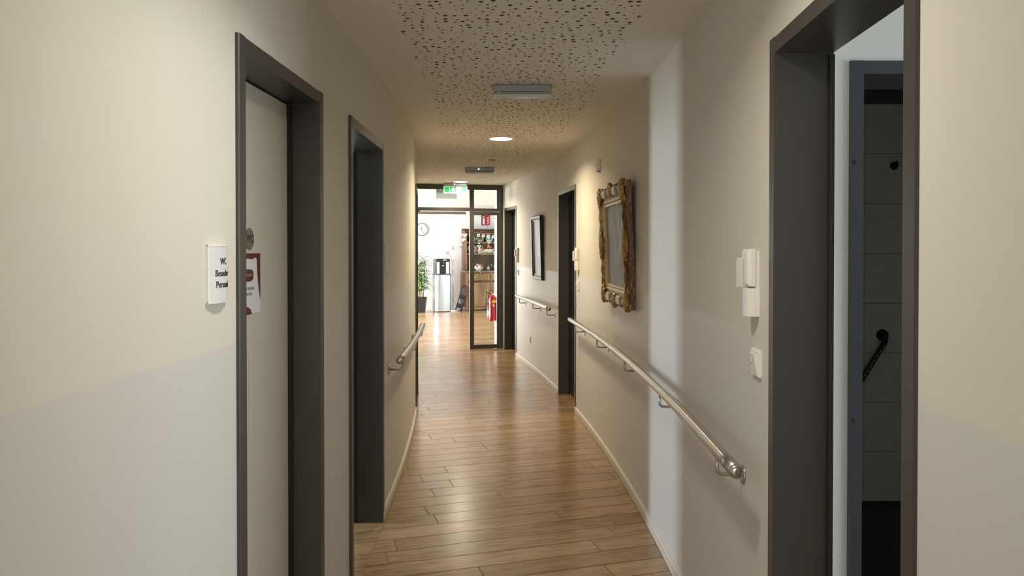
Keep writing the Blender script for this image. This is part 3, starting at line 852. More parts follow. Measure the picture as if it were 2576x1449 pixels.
def lum_box(x, y, label, led=False, plate=None, rz=0.0, hh=.050):
    root = thing('emergency_light', label, 'emergency light', TR(x, y, H, rz), 'ceiling emergency light units')
    o = MB().box(-.172, .172, -.045, .045, -hh, 0).build('housing', M['grey_alu'], root); bevel(o, .005, 3)
    if plate is None:
        k = MB(); k.box(-.166, .166, -.040, .040, -hh-.020, -hh-.0005); b = k.build('diffuser', M['acrylic'], root); bevel(b, .006, 3)
        MB().box(-.130, .135, -.0462, -.0452, -hh+.004, -hh+.0075).build('slot', M['seal'], root)
        MB().box(-.160, -.143, -.0462, -.0452, -hh+.004, -hh+.0075).build('slot', M['seal'], root)
        MB().box(.143, .160, -.0462, -.0452, -hh+.004, -hh+.0075).build('slot', M['seal'], root)
    if led:
        MB().lathe([(.007, -.049), (.007, -.045)], -.012, 0, 14, axis='y', cz=-.022).build('indicator', M['led'], root)
    return root
lum_box(.060, 4.40, 'grey emergency light box on the perforated ceiling nearest the camera')
lum_box(cx_at(1206.5, 8.9), 8.9, 'grey ceiling box with a glowing green indicator', led=True, rz=R(4))
ex = lum_box(cx_at(1146, 11.0), 11.0, 'hanging green and white exit sign with arrow and running figure', led=True, plate=1, rz=0)
ex.name = 'exit_sign'; ex['category'] = 'exit sign'; del ex['group']
pl = MB().box(-.176, .176, -.008, .004, -.158, -.051).build('sign_plate', M['sign_glow'], ex); bevel(pl, .002)
zb, zt = -.140, -.062
def flat(name, pts, m, parent, y=-.0084, t=.0006): return MB().prism(pts, y-t, y, 'y').build(name, m, parent)
def rect(a, b, c, d): return [(a, c), (b, c), (b, d), (a, d)]
flat('green_field', rect(-.160, -.088, zb, zt), M['green'], pl)
flat('arrow_field', rect(-.080, .012, zb, zt), M['green_dk'], pl)
flat('green_field', rect(.092, .164, zb, zt), M['green'], pl)
flat('arrow', [(-.034, zb+.002), (-.005, zb+.034), (-.008, zt-.018), (-.024, zt-.030), (-.024, zt-.004), (-.044, zt-.004), (-.044, zt-.030), (-.060, zt-.018), (-.063, zb+.034)], M['white'], pl, -.0091)
flat('door_edge', rect(.074, .084, zb, zt), M['green_dk'], pl)
# running figure drawn in pale grey green
fig = M['acrylic']
flat('figure', [(.030, zt-.020), (.042, zt-.016), (.050, zt-.030), (.060, zt-.034), (.060, zt-.040), (.046, zt-.038), (.042, zt-.034), (.044, zb+.030), (.052, zb+.016), (.046, zb+.003), (.040, zb+.003), (.044, zb+.016), (.034, zb+.026), (.028, zb+.010), (.018, zb+.008), (.018, zb+.014), (.024, zb+.016), (.032, zt-.034), (.022, zt-.032), (.018, zt-.036)], fig, pl)
MB().lathe([(.0065, -.0092), (.0065, -.0084)], .044, 0, 16, axis='y', cz=zt-.008).build('figure_head', fig, pl)
lx = lum_box(cx_at(1123, 12.3), 12.3, 'grey and white sign unit on the lounge ceiling behind the transom', plate=1, rz=R(10))
b = MB().box(-.172, .172, -.005, .005, -.150, -.051).build('sign_plate', M['white'], lx); bevel(b, .002)

sd = thing('smoke_detector', 'small pale smoke detector on the ceiling past the first downlight', 'smoke detector', TR(cx_at(1237, 7.85), 7.85, H))
MB().lathe([(.050, 0), (.050, -.012), (.046, -.020), (.036, -.026)], 0, 0, 32).build('base', M['white_pl'], sd)
MB().lathe([(.034, -.026), (.033, -.040), (.024, -.046)], 0, 0, 28).build('sensor_head', M['gold_lt'], sd)

# ------------------------------------------------------------------ glazed partition at the end of the corridor
R0 = Vector((-0.147, 11.45, 0)); tn = tang(11.4)
TH = math.atan2(tn.x, tn.y)                          # heading of the corridor there
nl = Vector((-tn.y, tn.x, 0))                        # to the left along the partition
pm_ = Matrix(((-nl.x, tn.x, 0, R0.x), (-nl.y, tn.y, 0, R0.y), (0, 0, 1, 0), (0, 0, 0, 1)))   # x to the right, y away
gp = struct_empty('window_4', pm_)
def post(name, s0, s1, z0, z1, y0=-.03, y1=.03, m=None):
    o = MB().box(-s1, -s0, y0, y1, z0, z1).build(name, m or M['frame'], gp); bevel(o, .002); return o
SL = 1.46
post('frame_post', 0.0, .045, 0, H)                  # against the right wall
post('frame_post', SL-.06, SL, 0, H)                 # left
post('top_rail', .0455, SL-.0605, 2.425, H)
post('mullion', .447, .513, 0, 2.4245)
post('transom', .5135, SL-.0605, 2.100, 2.150)
post('transom', .0455, .4465, 2.092, 2.140)
# fixed side leaf
post('leaf_stile', .051, .090, .0, 2.087, -.025, .025)
post('leaf_rail', .0905, .4465, 2.040, 2.087, -.025, .025)
post('leaf_rail', .0905, .4465, 0.004, .062, -.025, .025)
post('top_stile', .051, .090, 2.1405, 2.4245, -.025, .025)
for s0, s1, z0, z1 in ((.0905, .4465, .0625, 2.0395), (.0905, .4465, 2.1405, 2.4245), (.5135, SL-.0605, 2.1505, 2.4245)):
    MB().box(-s1, -s0, -.004, .004, z0, z1).build('pane', M['glass'], gp)
bd = thing('door_closer_rail', 'pale door closer rail under the transom of the glazed partition', 'door closer', pm_)
MB().box(-SL+.10, -.56, .032, .062, 2.058, 2.092).build('rail_body', M['white_pl'], bd)
MB().box(-SL+.10, -.56, .040, .056, 2.050, 2.0575).build('arm_slot', M['gr_pl'], bd)
MB().box(-SL+.12, -SL+.20, .0315, .045, 2.090, 2.1005).build('mount', M['gr_pl'], bd)

# ------------------------------------------------------------------ lounge behind the partition
A1 = Vector((-.296, 12.6, 0))
k = MB(); k.prism([(R0.x+.002, R0.y+.04), (A1.x, A1.y), (2.0, A1.y), (2.0, 11.49)], 0, H, 'z')
tag(k.build('wall_lounge_corner', M['white_wall']), kind='structure')
F0 = Vector((-2.0, 18.35, 0)); FA = R(20); FD = Vector((cos(FA), sin(FA), 0)); FN = Vector((-sin(FA), cos(FA), 0))
def fw(s): return F0+FD*s
k = MB(); q = [fw(-4.9), fw(4.6), fw(4.6)+FN*.15, fw(-4.9)+FN*.15]; k.prism([(p.x, p.y) for p in q], 0, 2.6, 'z')
tag(k.build('wall_far', M['white_wall']), kind='structure')
k = MB(); q = [fw(-4.4)-FN*.014, fw(4.3)-FN*.014, fw(4.3)-FN*.0005, fw(-4.4)-FN*.0005]; k.prism([(p.x, p.y) for p in q], 0, .07, 'z')
tag(k.build('baseboard_far', M['white']), kind='structure')
wallbox('wall_lounge_window', [(-6.5, -6.38, 12.0, 13.05, 0, 2.6), (-6.5, -6.38, 17.75, 18.2, 0, 2.6), (-6.5, -6.38, 13.05, 17.75, 0, .45), (-6.5, -6.38, 13.05, 17.75, 2.43, 2.6)], M['white_wall'])
wd = struct_empty('window_5', TR(-6.44, 15.4, .45))
m_ = MB()
for y0, y1, z0, z1 in ((-2.35, -2.29, 0, 1.98), (2.29, 2.35, 0, 1.98), (-2.29, 2.29, 0, .06), (-2.29, 2.29, 1.92, 1.98), (-.79, -.73, .06, 1.92), (.73, .79, .06, 1.92)): m_.box(-.03, .03, y0, y1, z0, z1)
m_.build('window_frame', M['white_pl'], wd)
for y0, y1 in ((-2.29, -.79), (-.73, .73), (.79, 2.29)): MB().box(-.003, .003, y0, y1, .06, 1.92).build('pane', M['glass'], wd)
wallbox('wall_lounge_right', [(2.0, 2.1, 12.6, 20.5, 0, 2.6)], M['white_wall'])
lp = P(-1, 11.12, -WT)
wallbox('wall_lounge_near', [(-6.5, -5.45, 12.1, 12.2, 0, 2.6), (-2.35, lp.x+.0, 11.06, 11.2, 0, 2.6), (-2.4, -2.35, 11.06, 12.2, 0, 2.6), (-5.45, -2.4, 12.1, 12.2, 0, .45), (-5.45, -2.4, 12.1, 12.2, 2.43, 2.6)], M['white_wall'])
k = MB(); k.add([(-6.5, 11.5, H+.001), (-.16, 11.5, H+.001), (-.30, 12.6, H+.001), (2.1, 12.6, H+.001), (2.1, 20.2, H+.001), (-6.5, 17.2, H+.001)], [(0, 1, 2, 3, 4, 5)])
tag(k.build('ceiling_lounge', M['white_wall']), kind='structure')

FR = Matrix.Rotation(FA, 4, 'Z')
# wall clock
s_ = -.235
ck = thing('wall_clock', 'round white wall clock on the far lounge wall', 'clock', Matrix.Translation(fw(s_)+Vector((0, 0, 1.985))) @ FR)
MB().lathe([(.158, 0), (.158, -.034), (.150, -.040), (.143, -.034), (.143, -.028)], 0, 0, 48, axis='y', cap=False).build('rim', M['gr_pl'], ck)
MB().lathe([(.1425, 0), (.1425, -.026)], 0, 0, 48, axis='y').build('face', M['white'], ck)
for h in range(12):
    a = h*pi/6; L0 = .098 if h % 3 == 0 else .112
    k = MB(); c_, s2 = sin(a), cos(a)
    k.add([(c_*r-t*s2, -.0275, s2*r+t*c_) for r, t in ((L0, .0055), (L0, -.0055), (.132, -.0055), (.132, .0055))] + [(c_*r-t*s2, -.0265, s2*r+t*c_) for r, t in ((L0, .0055), (L0, -.0055), (.132, -.0055), (.132, .0055))],
          [(0, 1, 2, 3), (7, 6, 5, 4), (0, 4, 5, 1), (1, 5, 6, 2), (2, 6, 7, 3), (3, 7, 4, 0)])
    k.build('hour_mark', M['ink'], ck)
for nm, a, ln, wdt in (('minute_hand', R(150), .118, .005), ('hour_hand', R(-12), .080, .0065)):
    k = MB(); k.box(-wdt, wdt, -.0305, -.0285, -.02, ln); o = k.build(nm, M['ink'], ck); o.matrix_local = Matrix.Rotation(a, 4, 'Y')

# potted plant
pp_ = Vector((-2.17, 17.74, 0))
pt = thing('potted_plant', 'tall green bamboo-leaved plant in a black tapered pot', 'plant', Matrix.Translation(pp_))
sq = [(-.105, -.105), (.105, -.105), (.105, .105), (-.105, .105)]
k = MB()
prof = [(.095, 0), (.135, .36), (.125, .36), (.118, .33)]
vs = []
for r, h in prof:
    for x, y in ((-1, -1), (1, -1), (1, 1), (-1, 1)): vs.append((x*r, y*r, h))
fs = [(0, 1, 2, 3), (12, 13, 14, 15)]
for i in range(3):
    for j in range(4): fs.append((i*4+j, i*4+(j+1) % 4, (i+1)*4+(j+1) % 4, (i+1)*4+j))
k.add(vs, fs); o = k.build('pot', M['bl_pl'], pt); bevel(o, .006)
MB().lathe([(.11, .335), (.09, .342), (.01, .345)], 0, 0, 16).build('soil', M['soil'], pt)
rl = random.Random(3)
leaf_m = []
def leaf_mesh(ln, wdt, droop):
    k = MB(); n = 6; vs = []
    for i in range(n+1):
        t = i/n; wv = wdt*sin(pi*min(1, t*.92+.06))**.8
        x = ln*t*(1-.15*droop*t); z = -droop*ln*t*t*.55
        vs += [(x, -wv, z+.004), (x, 0, z-.004), (x, wv, z+.004)]
    fs = []
    for i in range(n):
        for j in range(2): fs.append((i*3+j, i*3+j+1, i*3+j+4, i*3+j+3))
    k.add(vs, fs, 0, True)
    o = k.build('leaf', M['leaf_a'], pt); return o
protos = []
for mm in ('leaf_a', 'leaf_b'):
    for ln, dr_ in ((.24, .6), (.30, 1.0), (.20, .25)):
        o = leaf_mesh(ln, .016, dr_); o.data.materials[0] = M[mm]; protos.append(o)
first = True; cnt = 0
stems = [(-.03, .02, 1.42), (.03, .0, 1.25), (.0, -.04, 1.05), (.05, .05, 1.35), (-.05, -.03, 1.18)]
for (sx, sy, sh) in stems:
    lean = (rl.uniform(-.05, .08), rl.uniform(-.05, .05))
    MB().tube([(sx, sy, .33), (sx+lean[0]*.5, sy+lean[1]*.5, .33+(sh-.33)*.5), (sx+lean[0], sy+lean[1], sh)], [.010, .008, .005], 8).build('stem', M['stem'], pt)
    for q in range(40):
        t = rl.uniform(.18, 1.0); z = .33+(sh-.33)*t
        a = rl.uniform(0, 2*pi); pit = rl.uniform(-.2, .75)
        mtx = Matrix.Translation((sx+lean[0]*t, sy+lean[1]*t, z)) @ Matrix.Rotation(a, 4, 'Z') @ Matrix.Rotation(-pit, 4, 'Y') @ Matrix.Scale(rl.uniform(.75, 1.15), 4)
        pr = rl.choice(protos)
        if cnt < len(protos): o = protos[cnt]
        else: o = pr.copy(); C.objects.link(o); o.parent = pt
        o.matrix_local = mtx; cnt += 1

# water dispenser
wdp = thing('water_dispenser', 'stainless water dispenser with black tap recess beside the plant', 'water dispenser', Matrix.Translation((-1.69, 17.95, 0)) @ FR)
hw = .19
MB().box(-hw, hw, -.10, .17, .02, .885).build('cabinet_side', M['gr_pl'], wdp).data.materials[0] = M['grey_alu']
k = MB(); n = 16; xs = [-hw+2*hw*i/n for i in range(n+1)]
k.prism([(x, -.105-.055*(1-(x/hw)**2)**.7) for x in xs]+[(hw, -.1005), (-hw, -.1005)], .02, .885, 'z', smooth=False); k.build('front_panel', M['inox'], wdp)
MB().box(-hw+.01, hw-.01, -.12, .16, 0, .0195).build('plinth', M['gr_pl'], wdp)
o = MB().box(-hw-.006, hw+.006, -.16, .175, .886, .915).build('drip_shelf', M['gr_pl'], wdp); bevel(o, .006)
o = MB().box(-.175, -.150, -.10, .165, .916, 1.27).build('side_panel', M['gr_pl'], wdp)
o = MB().box(.15, .175, -.10, .165, .916, 1.27).build('side_panel', M['gr_pl'], wdp)
MB().box(-.1495, .1495, -.04, .165, .916, 1.27).build('back_body', M['gr_pl'], wdp)
for x0, x1 in ((-.1495, -.085), (.085, .1495)):
    o = MB().box(x0, x1, -.108, -.0405, .916, 1.20).build('chrome_cheek', M['white'], wdp); bevel(o, .004)
o = MB().box(-.0845, .0845, -.06, -.041, .93, 1.19).build('tap_recess', M['bl_pl'], wdp)
o = MB().box(-.135, .14, -.125, -.041, 1.2005, 1.275).build('control_panel', M['bl_pl'], wdp); bevel(o, .006)
for x in (.01, .04, .07): MB().box(x-.009, x+.009, -.1275, -.1255, 1.228, 1.256).build('button', M['white'], o)
MB().tube([(.02, -.10, 1.20), (.02, -.10, 1.16)], .009, 10).build('tap', M['chrome'], wdp)
MB().box(-.005, .035, -.064, -.0605, 1.10, 1.118).build('lever', M['white'], wdp)
MB().box(-.1915, -.1905, -.03, .05, .62, .80).build('label_plate', M['paper'], wdp)

# arc floor lamp
fl = thing('floor_lamp', 'white metal floor lamp with five small curved heads', 'floor lamp', Matrix.Translation((-1.43, 18.02, 0)))
MB().lathe([(.125, 0), (.125, .018), (.115, .026), (.02, .034), (.018, .05)], 0, 0, 32).build('base', M['white'], fl)
MB().tube([(0, 0, .03), (0, 0, .75), (0, 0, 1.02)], [.013, .013, .013], 12).build('pole', M['chrome'], fl)
MB().lathe([(.019, .0), (.019, .06)], 0, 0, 16, cz=1.0).build('collar', M['white'], fl)
heads = [(-.125, .02, 1.43), (-.005, .03, 1.54), (.17, -.02, 1.64), (.25, .03, 1.74), (.19, -.06, 1.60)]
for hx, hy, hz in heads:
    pa = []
    for i in range(9):
        t = i/8; pa.append((hx*t**2.2, hy*t**2.2, 1.05+(hz-1.05)*(t if t < 1 else 1)))
    ar = MB().tube(pa, .0062, 8).build('arm', M['chrome'], fl)
    dirx = math.copysign(1, hx) if abs(hx) > .02 else -.5
    k = MB(); k.lathe([(.012, .055), (.030, .048), (.045, .022), (.052, -.012), (.047, -.012), (.040, .018), (.026, .040), (.004, .047)], 0, 0, 20, cap=False)
    o = k.build('shade', M['chrome'] if hx < .2 else M['white'], ar); o.matrix_local = Matrix.Translation((hx+.012*dirx, hy, hz)) @ Matrix.Rotation(R(-32)*dirx, 4, 'Y') @ Matrix.Translation((0, 0, -.02))

# oak dresser with open shelves
CB = Matrix.Translation((-1.12, 18.1, 0)) @ FR
cb = thing('dresser', 'tall carved oak dresser with open plate shelves in the lounge', 'cabinet', CB)
CW, CDp = 1.30, .48
k = MB(); k.box(0, CW, 0, CDp, .085, .935); k.build('base_body', M['oak_dk'], cb)
for x0 in (0.0, CW-.09):
    o = MB().box(x0-.008, x0+.098, -.018, .08, 0, .0845).build('foot', M['oak'], cb); bevel(o, .01)
MB().prism([(.1, .0845), (CW-.1, .0845), (CW-.1, .04), (CW*.78, .02), (CW*.62, .055), (CW/2, .065), (CW*.38, .055), (CW*.22, .02), (.1, .04)], -.004, .018, 'y').build('apron', M['oak'], cb)
o = MB().box(-.02, CW+.02, -.03, CDp, .9355, .972).build('worktop', M['oak'], cb); bevel(o, .01)
for x0, x1 in ((.0, .06), (CW-.06, CW), (.62, .68)):
    o = MB().box(x0, x1, -.012, -.0005, .086, .93).build('stile', M['oak'], cb); bevel(o, .004)
for x0, x1, kn in ((.065, .615, (.22,)), (.685, 1.235, (.80, 1.1))):
    dw = MB().rbox(x0, x1, -.022, -.0005, .735, .905, .008).build('drawer', M['oak'], cb)
    for xk in ((x0+x1)/2-.13, (x0+x1)/2+.13):
        MB().lathe([(.020, -.030), (.020, -.026), (.010, -.0225)], xk, 0, 16, axis='y', cz=.815).build('knob_rose', M['oak_dk'], dw)
        MB().lathe([(.010, -.052), (.016, -.046), (.012, -.036), (.007, -.0305)], xk, 0, 14, axis='y', cz=.815).build('knob', M['brass'], dw)
    dp = MB().rbox(x0, x1, -.018, -.0005, .10, .690, .006).build('door', M['oak'], cb)
    arc = [(x0+.055, .15), (x1-.055, .15)] + [((x0+x1)/2+((x1-x0)/2-.055)*cos(pi*i/12), .54+.08*sin(pi*i/12)) for i in range(13)]
    MB().prism(arc, -.026, -.0185, 'y').build('raised_panel', M['oak'], dp)
    MB().lathe([(.010, -.040), (.012, -.034), (.006, -.0265)], x1-.03 if x0 < .5 else x0+.03, 0, 12, axis='y', cz=.42).build('knob', M['brass'], dp)
k = MB()
x = .05
while x < CW-.08:
    MB().box(x, x+.06, -.026, -.0185, .697, .722).build('dentil', M['oak_dk'], cb); x += .085
# upper rack
yb0 = .17
for x0, x1 in ((.035, .075), (CW-.075, CW-.035)):
    MB().box(x0, x1, yb0, CDp, .973, 1.90).build('side_board', M['oak_dk'], cb)
    kk = MB()
    prof = []
    for q in range(18):
        z = .985+q*.050
        prof += [(.013, z), (.021, z+.012), (.021, z+.030), (.013, z+.042)]
    kk.lathe(prof, (x0+x1)/2, yb0-.024, 12); kk.build('turned_column', M['oak'], cb)
MB().box(.0755, CW-.0755, CDp-.018, CDp, .973, 1.90).build('back_board', M['oak_dk'], cb)
for z in (1.375, 1.655):
    sh = MB().box(.0755, CW-.0755, yb0+.02, CDp-.0185, z, z+.022).build('shelf', M['oak'], cb)
    MB().box(.0755, CW-.0755, yb0+.012, yb0+.0195, z-.012, z+.032).build('shelf_lip', M['oak'], sh)
MB().prism([(.0755, 1.90), (CW-.0755, 1.90), (CW-.0755, 1.80)] + [(.0755+(CW-.151)*(1-i/12), 1.815+.025*abs(sin(i*pi/3))) for i in range(13)], yb0+.002, yb0+.016, 'y').build('frieze', M['oak_dk'], cb)
k = MB()
cp = [(yb0, 1.901), (yb0-.025, 1.925), (yb0-.030, 1.945), (yb0-.085, 1.985), (yb0-.085, 2.0), (CDp, 2.0), (CDp, 1.901)]
vs = []
for sx in (-1, 1):
    for y, z in cp:
        e = max(0, yb0-y); vs.append(((.03-e*1.2) if sx < 0 else (CW-.03+e*1.2), y, z))
n = len(cp); k.add(vs, [tuple(range(n)), tuple(range(n, 2*n))] + [(i, (i+1) % n, n+(i+1) % n, n+i) for i in range(n)])
k.build('crown_moulding', M['oak_dk'], cb)
# crockery on the dresser
def plate(x, z, r, m, label):
    t = thing('plate', label, 'plate', CB @ Matrix.Translation((x, yb0+.135, z+r*.96)) @ Matrix.Rotation(R(-16), 4, 'X'), 'plates on the dresser')
    MB().lathe([(r*.45, .012), (r*.6, .008), (r, -.008), (r*.98, -.012), (r*.6, .001), (.004, .004)], 0, 0, 32, axis='y').build('dish', M['white'], t)
    MB().lathe([(r*.58, -.001), (r*.56, -.0028), (.003, -.0005)], 0, 0, 28, axis='y').build('painted_centre', m, t)
    MB().lathe([(r*.90, -.0105), (r*.90, -.0125), (r*.78, -.0085), (r*.78, -.0065)], 0, 0, 28, axis='y', cap=False).build('painted_band', m, t)
plate(.26, 1.677, .085, M['ceramic'], 'white patterned plate leftmost on the upper dresser shelf')
plate(.45, 1.677, .100, M['leaf_b'], 'green and cream plate in the middle of the upper dresser shelf')
plate(.70, 1.677, .095, M['teal'], 'teal and white plate at the right of the upper dresser shelf')
plate(.25, 1.397, .120, M['coral'], 'large white and coral plate leftmost on the lower dresser shelf')
plate(.98, 1.397, .110, M['ceramic'], 'white patterned plate at the right end of the lower dresser shelf')
bxs = thing('decor_box', 'long cream decorated box on the lower dresser shelf', 'box', CB @ Matrix.Translation((.635, yb0+.12, 1.397)))
o = MB().box(-.15, .15, -.05, .05, 0, .085).build('body', M['white'], bxs); bevel(o, .006)
MB().box(-.14, .14, -.0525, -.0505, .010, .030).build('green_band', M['leaf_b'], bxs)
MB().box(-.155, .155, -.055, .055, .086, .105).build('lid', M['white'], bxs)
for i in range(5): MB().lathe([(.012, -.0535), (.012, -.0505)], -.12+.06*i, 0, 12, axis='y', cz=.055).build('painted_spot', M['gr_pl'], bxs)
hs = thing('ceramic_house', 'small white ceramic house on the lower dresser shelf', 'ornament', CB @ Matrix.Translation((.425, yb0+.10, 1.397)))
MB().prism([(-.04, 0), (.04, 0), (.04, .09), (0, .14), (-.04, .09)], -.03, .03, 'y').build('walls', M['white'], hs)
for x in (-.018, .018): MB().box(x-.009, x+.009, -.033, -.0305, .04, .065).build('window', M['gr_pl'], hs)
tu = thing('serving_dish', 'oval white dish heaped with red and white ornaments on the dresser', 'dish', CB @ Matrix.Translation((.36, .10, .972)))
k = MB(); k.lathe([(.06, 0), (.065, .012), (.10, .05), (.135, .085), (.128, .085), (.09, .05), (.01, .03)], 0, 0, 32); o = k.build('bowl', M['ceramic'], tu)
for i, (x, y, z, r, m) in enumerate(((-.05, 0, .105, .048, 'coral'), (.03, -.02, .11, .052, 'coral'), (.07, .03, .10, .04, 'white'), (-.02, .04, .125, .045, 'white'), (.0, -.05, .10, .042, 'ceramic'), (-.085, -.02, .09, .032, 'white'))):
    k = MB(); k.lathe([(r*.15, -r), (r*.7, -r*.7), (r, 0), (r*.7, r*.7), (r*.15, r)], 0, 0, 14); q = k.build('ornament_ball', M[m], tu); q.location = (x, y, z)
for i, (x, y, s, lb) in enumerate(((.60, .08, .8, 'small silver jug left of the silver coffee pot on the dresser'), (.81, .12, 1.5, 'large silver coffee pot at the right of the dresser top'))):
    j = thing('silver_jug', lb, 'jug', CB @ Matrix.Translation((x, y, .972)) @ Matrix.Scale(s, 4), 'silver jugs on the dresser')
    MB().lathe([(.035, 0), (.03, .012), (.052, .045), (.050, .075), (.028, .11), (.034, .125)], 0, 0, 24).build('body', M['pewter'], j)
    MB().tube([(.045, 0, .055), (.085, 0, .065), (.085, 0, .105), (.032, 0, .115)], .006, 8).build('handle', M['pewter'], j)
    MB().tube([(-.045, 0, .055), (-.075, 0, .085), (-.085, 0, .115)], [.012, .009, .007], 8).build('spout', M['pewter'], j)
    MB().lathe([(.034, .126), (.02, .138), (.006, .145), (.008, .155)], 0, 0, 20).build('lid', M['pewter'], j)

# hanging ornaments in front of the dresser
def heart(r, n=28):
    pts = []
    for i in range(n):
        t = 2*pi*i/n; pts.append((r*.062*16*sin(t)**3, r*.062*(13*cos(t)-5*cos(2*t)-2*cos(3*t)-cos(4*t))))
    return pts
def hang(name, label, cat, x, z, y=-.07, group='hanging ornaments on the dresser'):
    return thing(name, label, cat, CB @ Matrix.Translation((x, y, z)), group)
def cord(root, L): MB().tube([(0, .0, 0), (0, 0, L)], .0016, 6).build('cord', M['white'], root)
gar = hang('garland', 'string garland of white square tags across the dresser top', 'garland', .0, 1.86, .05)
pa = [(.10+.09*i, 0, .06-.0055*i+.006*sin(i)) for i in range(13)]
MB().tube(pa, .0018, 6).build('cord', M['white'], gar)
for i in range(5):
    x = .335+.128*i
    o = MB().rbox(x-.034, x+.034, -.008, -.0025, -.050-.016*i*.7, .018-.016*i*.7, .004).build('tag', M['white'], gar)
    MB().box(x-.010, x+.010, -.0092, -.0084, -.030-.016*i*.7, -.002-.016*i*.7).build('tag_mark', M['ink_soft'], o)
for x, z, L, lb in ((.345, 1.57, .27, 'teal heart pendant hanging low over the lower dresser shelf'), (.60, 1.69, .14, 'teal heart pendant hanging at the right of the dresser')):
    h = hang('heart_pendant', lb, 'ornament', x, z, .035)
    MB().prism(heart(.050), -.010, .0, 'y').build('heart', M['white'], h)
    MB().prism([(a, b+.004) for a, b in heart(.030)], -.0125, -.0105, 'y').build('heart_inlay', M['teal'], h)
    MB().prism([(a, b+.075) for a, b in heart(.022)], -.008, -.001, 'y').build('small_heart', M['white'], h)
    cord(h, L)
def bird(root, m, s=1.0):
    pts = [(-.085, .050), (-.060, .045), (-.02, .012), (.015, .018), (.035, .040), (.055, .042), (.066, .030), (.080, .026), (.064, .018), (.055, -.015), (.025, -.045), (-.015, -.042), (-.04, -.015), (-.065, .02)]
    MB().prism([(a*s, b*s) for a, b in pts], -.010, 0, 'y').build('bird_shape', m, root)
for z, x, lb in ((1.845, -.030, 'white bird ornament hanging at the top left of the dresser'),):
    h = hang('bird_pendant', lb, 'ornament', x, z, .03); bird(h, M['white'], .95); cord(h, .12)
for x, z, lb, m, s in ((.43, 1.485, 'coral butterfly ornament below the low teal heart', 'coral', 1.0), (.61, 1.555, 'coral butterfly ornament below the right teal heart', 'coral', 1.1), (.71, 1.445, 'pale grey butterfly ornament at the lower right of the dresser', 'pewter', .8), (.68, .86, 'grey butterfly ornament over the dresser drawer', 'pewter', .9), (.345, .945, 'small yellow butterfly ornament over the dresser worktop edge', 'brass', .55)):
    h = hang('butterfly_pendant', lb, 'ornament', x, z, -.045 if z < 1 else .03)
    for sg_ in (-1, 1):
        wp = [(0, 0), (.02*sg_, .03), (.055*sg_, .045), (.062*sg_, .02), (.035*sg_, .0), (.048*sg_, -.02), (.030*sg_, -.042), (.008*sg_, -.02)]
        o = MB().prism([(a*s, b*s) for a, b in wp], -.004, 0, 'y').build('wing', M[m], h); o.rotation_euler.z = R(18)*sg_; o.rotation_euler.y = R(25)
    MB().tube([(0, -.002, -.03*s), (0, -.002, .03*s)], .004, 6).build('body', M['gr_pl'], h)
    cord(h, .10)
th = hang('teal_pendant', 'small teal pendant hanging above the dresser under the red sign', 'ornament', .56, 2.015, .05)
MB().prism([(-.022, .09), (-.008, .09), (0, .04), (.008, .09), (.022, .09), (.014, .0), (0, -.03), (-.014, .0)], -.008, 0, 'y').build('drop', M['teal'], th)

# folded step stool leaning on the dresser
fs_ = thing('folded_stool', 'black folded step stool leaning against the dresser side', 'step stool', Matrix.Translation((-1.30, 17.98, 0)) @ FR @ Matrix.Rotation(R(16), 4, 'Y') )
for x in (-.075, .075):
    o = MB().tube([(x, 0, .012), (x, -.02, .30), (x, 0, .585), (x*.55, 0, .63), (0, 0, .635)], .013, 10).build('leg', M['bl_pl'], fs_)
    o = MB().tube([(x*.8, .045, .012), (x*.8, .03, .33), (x*.8, .01, .56)], .011, 10).build('leg', M['gr_pl'], fs_)
for z in (.14, .36):
    o = MB().box(-.070, .070, -.028, .012, z-.055, z+.055).build('step', M['bl_pl'], fs_); bevel(o, .006)

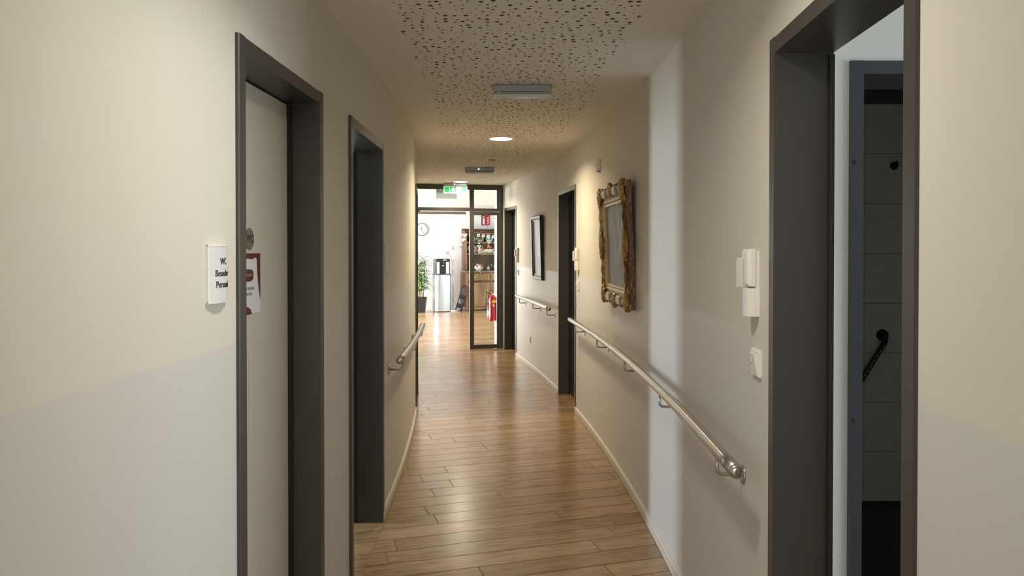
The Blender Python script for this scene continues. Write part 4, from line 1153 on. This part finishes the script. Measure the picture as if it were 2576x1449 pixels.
# fire extinguishers and their sign
def extinguisher(px, y, label):
    wxx = R0.x+(A1.x-R0.x)*(y-R0.y)/(A1.y-R0.y)
    x = wxx-.078
    t = thing('fire_extinguisher', label, 'extinguisher', TR(x, y, .36, R(-7)), 'wall-hung red fire extinguishers')
    MB().lathe([(.058, 0), (.064, .012), (.066, .03), (.066, .345), (.058, .375), (.035, .398), (.022, .405)], 0, 0, 32).build('cylinder', M['red'], t)
    for a in (0, 2.1, 4.2): MB().lathe([(.010, -.012), (.012, .004)], .045*cos(a), .045*sin(a), 10).build('foot', M['bl_pl'], t)
    MB().lathe([(.022, .4055), (.022, .43), (.016, .45)], 0, 0, 18).build('valve', M['brass'], t)
    MB().tube([(0, .01, .445), (.0, -.05, .475), (0, -.10, .48)], .009, 8).build('carry_handle', M['bl_pl'], t)
    MB().tube([(0, .01, .445), (.0, -.05, .450), (0, -.095, .448)], .008, 8).build('squeeze_lever', M['bl_pl'], t)
    MB().lathe([(.018, -.008), (.018, .006)], 0, -.025, 18, axis='y', cz=.432).build('gauge', M['white'], t)
    MB().tube([(-.02, 0, .44), (-.075, -.01, .44), (-.084, -.01, .36), (-.082, -.01, .16)], .008, 8).build('hose', M['bl_pl'], t)
    k = MB(); n = 10
    def arcp(r, a0, a1, z0, z1, nm, m):
        k = MB(); vs = []
        for i in range(n+1):
            a = a0+(a1-a0)*i/n; vs += [(r*cos(a), r*sin(a), z0), (r*cos(a), r*sin(a), z1)]
        k.add(vs, [(2*i, 2*i+2, 2*i+3, 2*i+1) for i in range(n)], 0, True); k.build(nm, m, t)
    arcp(.0668, R(-95), R(-20), .290, .335, 'yellow_label', M['yellow'])
    arcp(.0668, R(-190), R(-110), .285, .300, 'white_band', M['white'])
    arcp(.0668, R(-160), R(-120), .06, .22, 'white_label', M['white'])
    arcp(.0668, R(-85), R(-60), .235, .262, 'white_label', M['white'])
    MB().box(.060, .0775, -.03, .03, .22, .26).build('wall_bracket', M['bl_pl'], t)
extinguisher(1240, 12.10, 'front red fire extinguisher with yellow label behind the glass panel')
extinguisher(1232, 12.42, 'rear red fire extinguisher half hidden behind another one')
sY = 12.5
sn = thing('extinguisher_sign', 'red fire extinguisher sign with flame symbol seen through the glass', 'sign', TR((cx_at(1211, sY)+cx_at(1233, sY))/2, sY, 2.005))
hx, hz = .074, .090
o = MB().box(-hx, 0, -.003, .003, -hz, hz).build('pictogram_half', M['red_dk'], sn)
o2 = MB().box(.0002, hx, -.003, .003, -hz, hz).build('flame_half', M['red'], sn)
k = MB().rbox(-.050, -.018, -.0055, -.0035, -.070, .028, .002); k.build('extinguisher_symbol', M['white'], o)
MB().prism([(-.060, .045), (-.045, .062), (-.020, .060), (-.014, .030), (-.022, .030), (-.026, .050), (-.044, .050), (-.054, .036)], -.0055, -.0035, 'y').build('hose_symbol', M['white'], o)
for zz in (-.050, -.010, .030):
    MB().prism([(.014, zz-.016), (.050, zz+.002), (.044, zz+.010), (.058, zz+.030), (.030, zz+.012), (.034, zz+.006)], -.0055, -.0035, 'y').build('flame_symbol', M['white'], o2)
MB().box(-hx, hx, -.0032, .0032, hz+.0003, hz+.008).build('top_edge', M['coral'], sn)
MB().box(hx+.0003, -.290-sn.location.x+.006, -.004, .004, .02, .04).build('wall_arm', M['white'], sn)
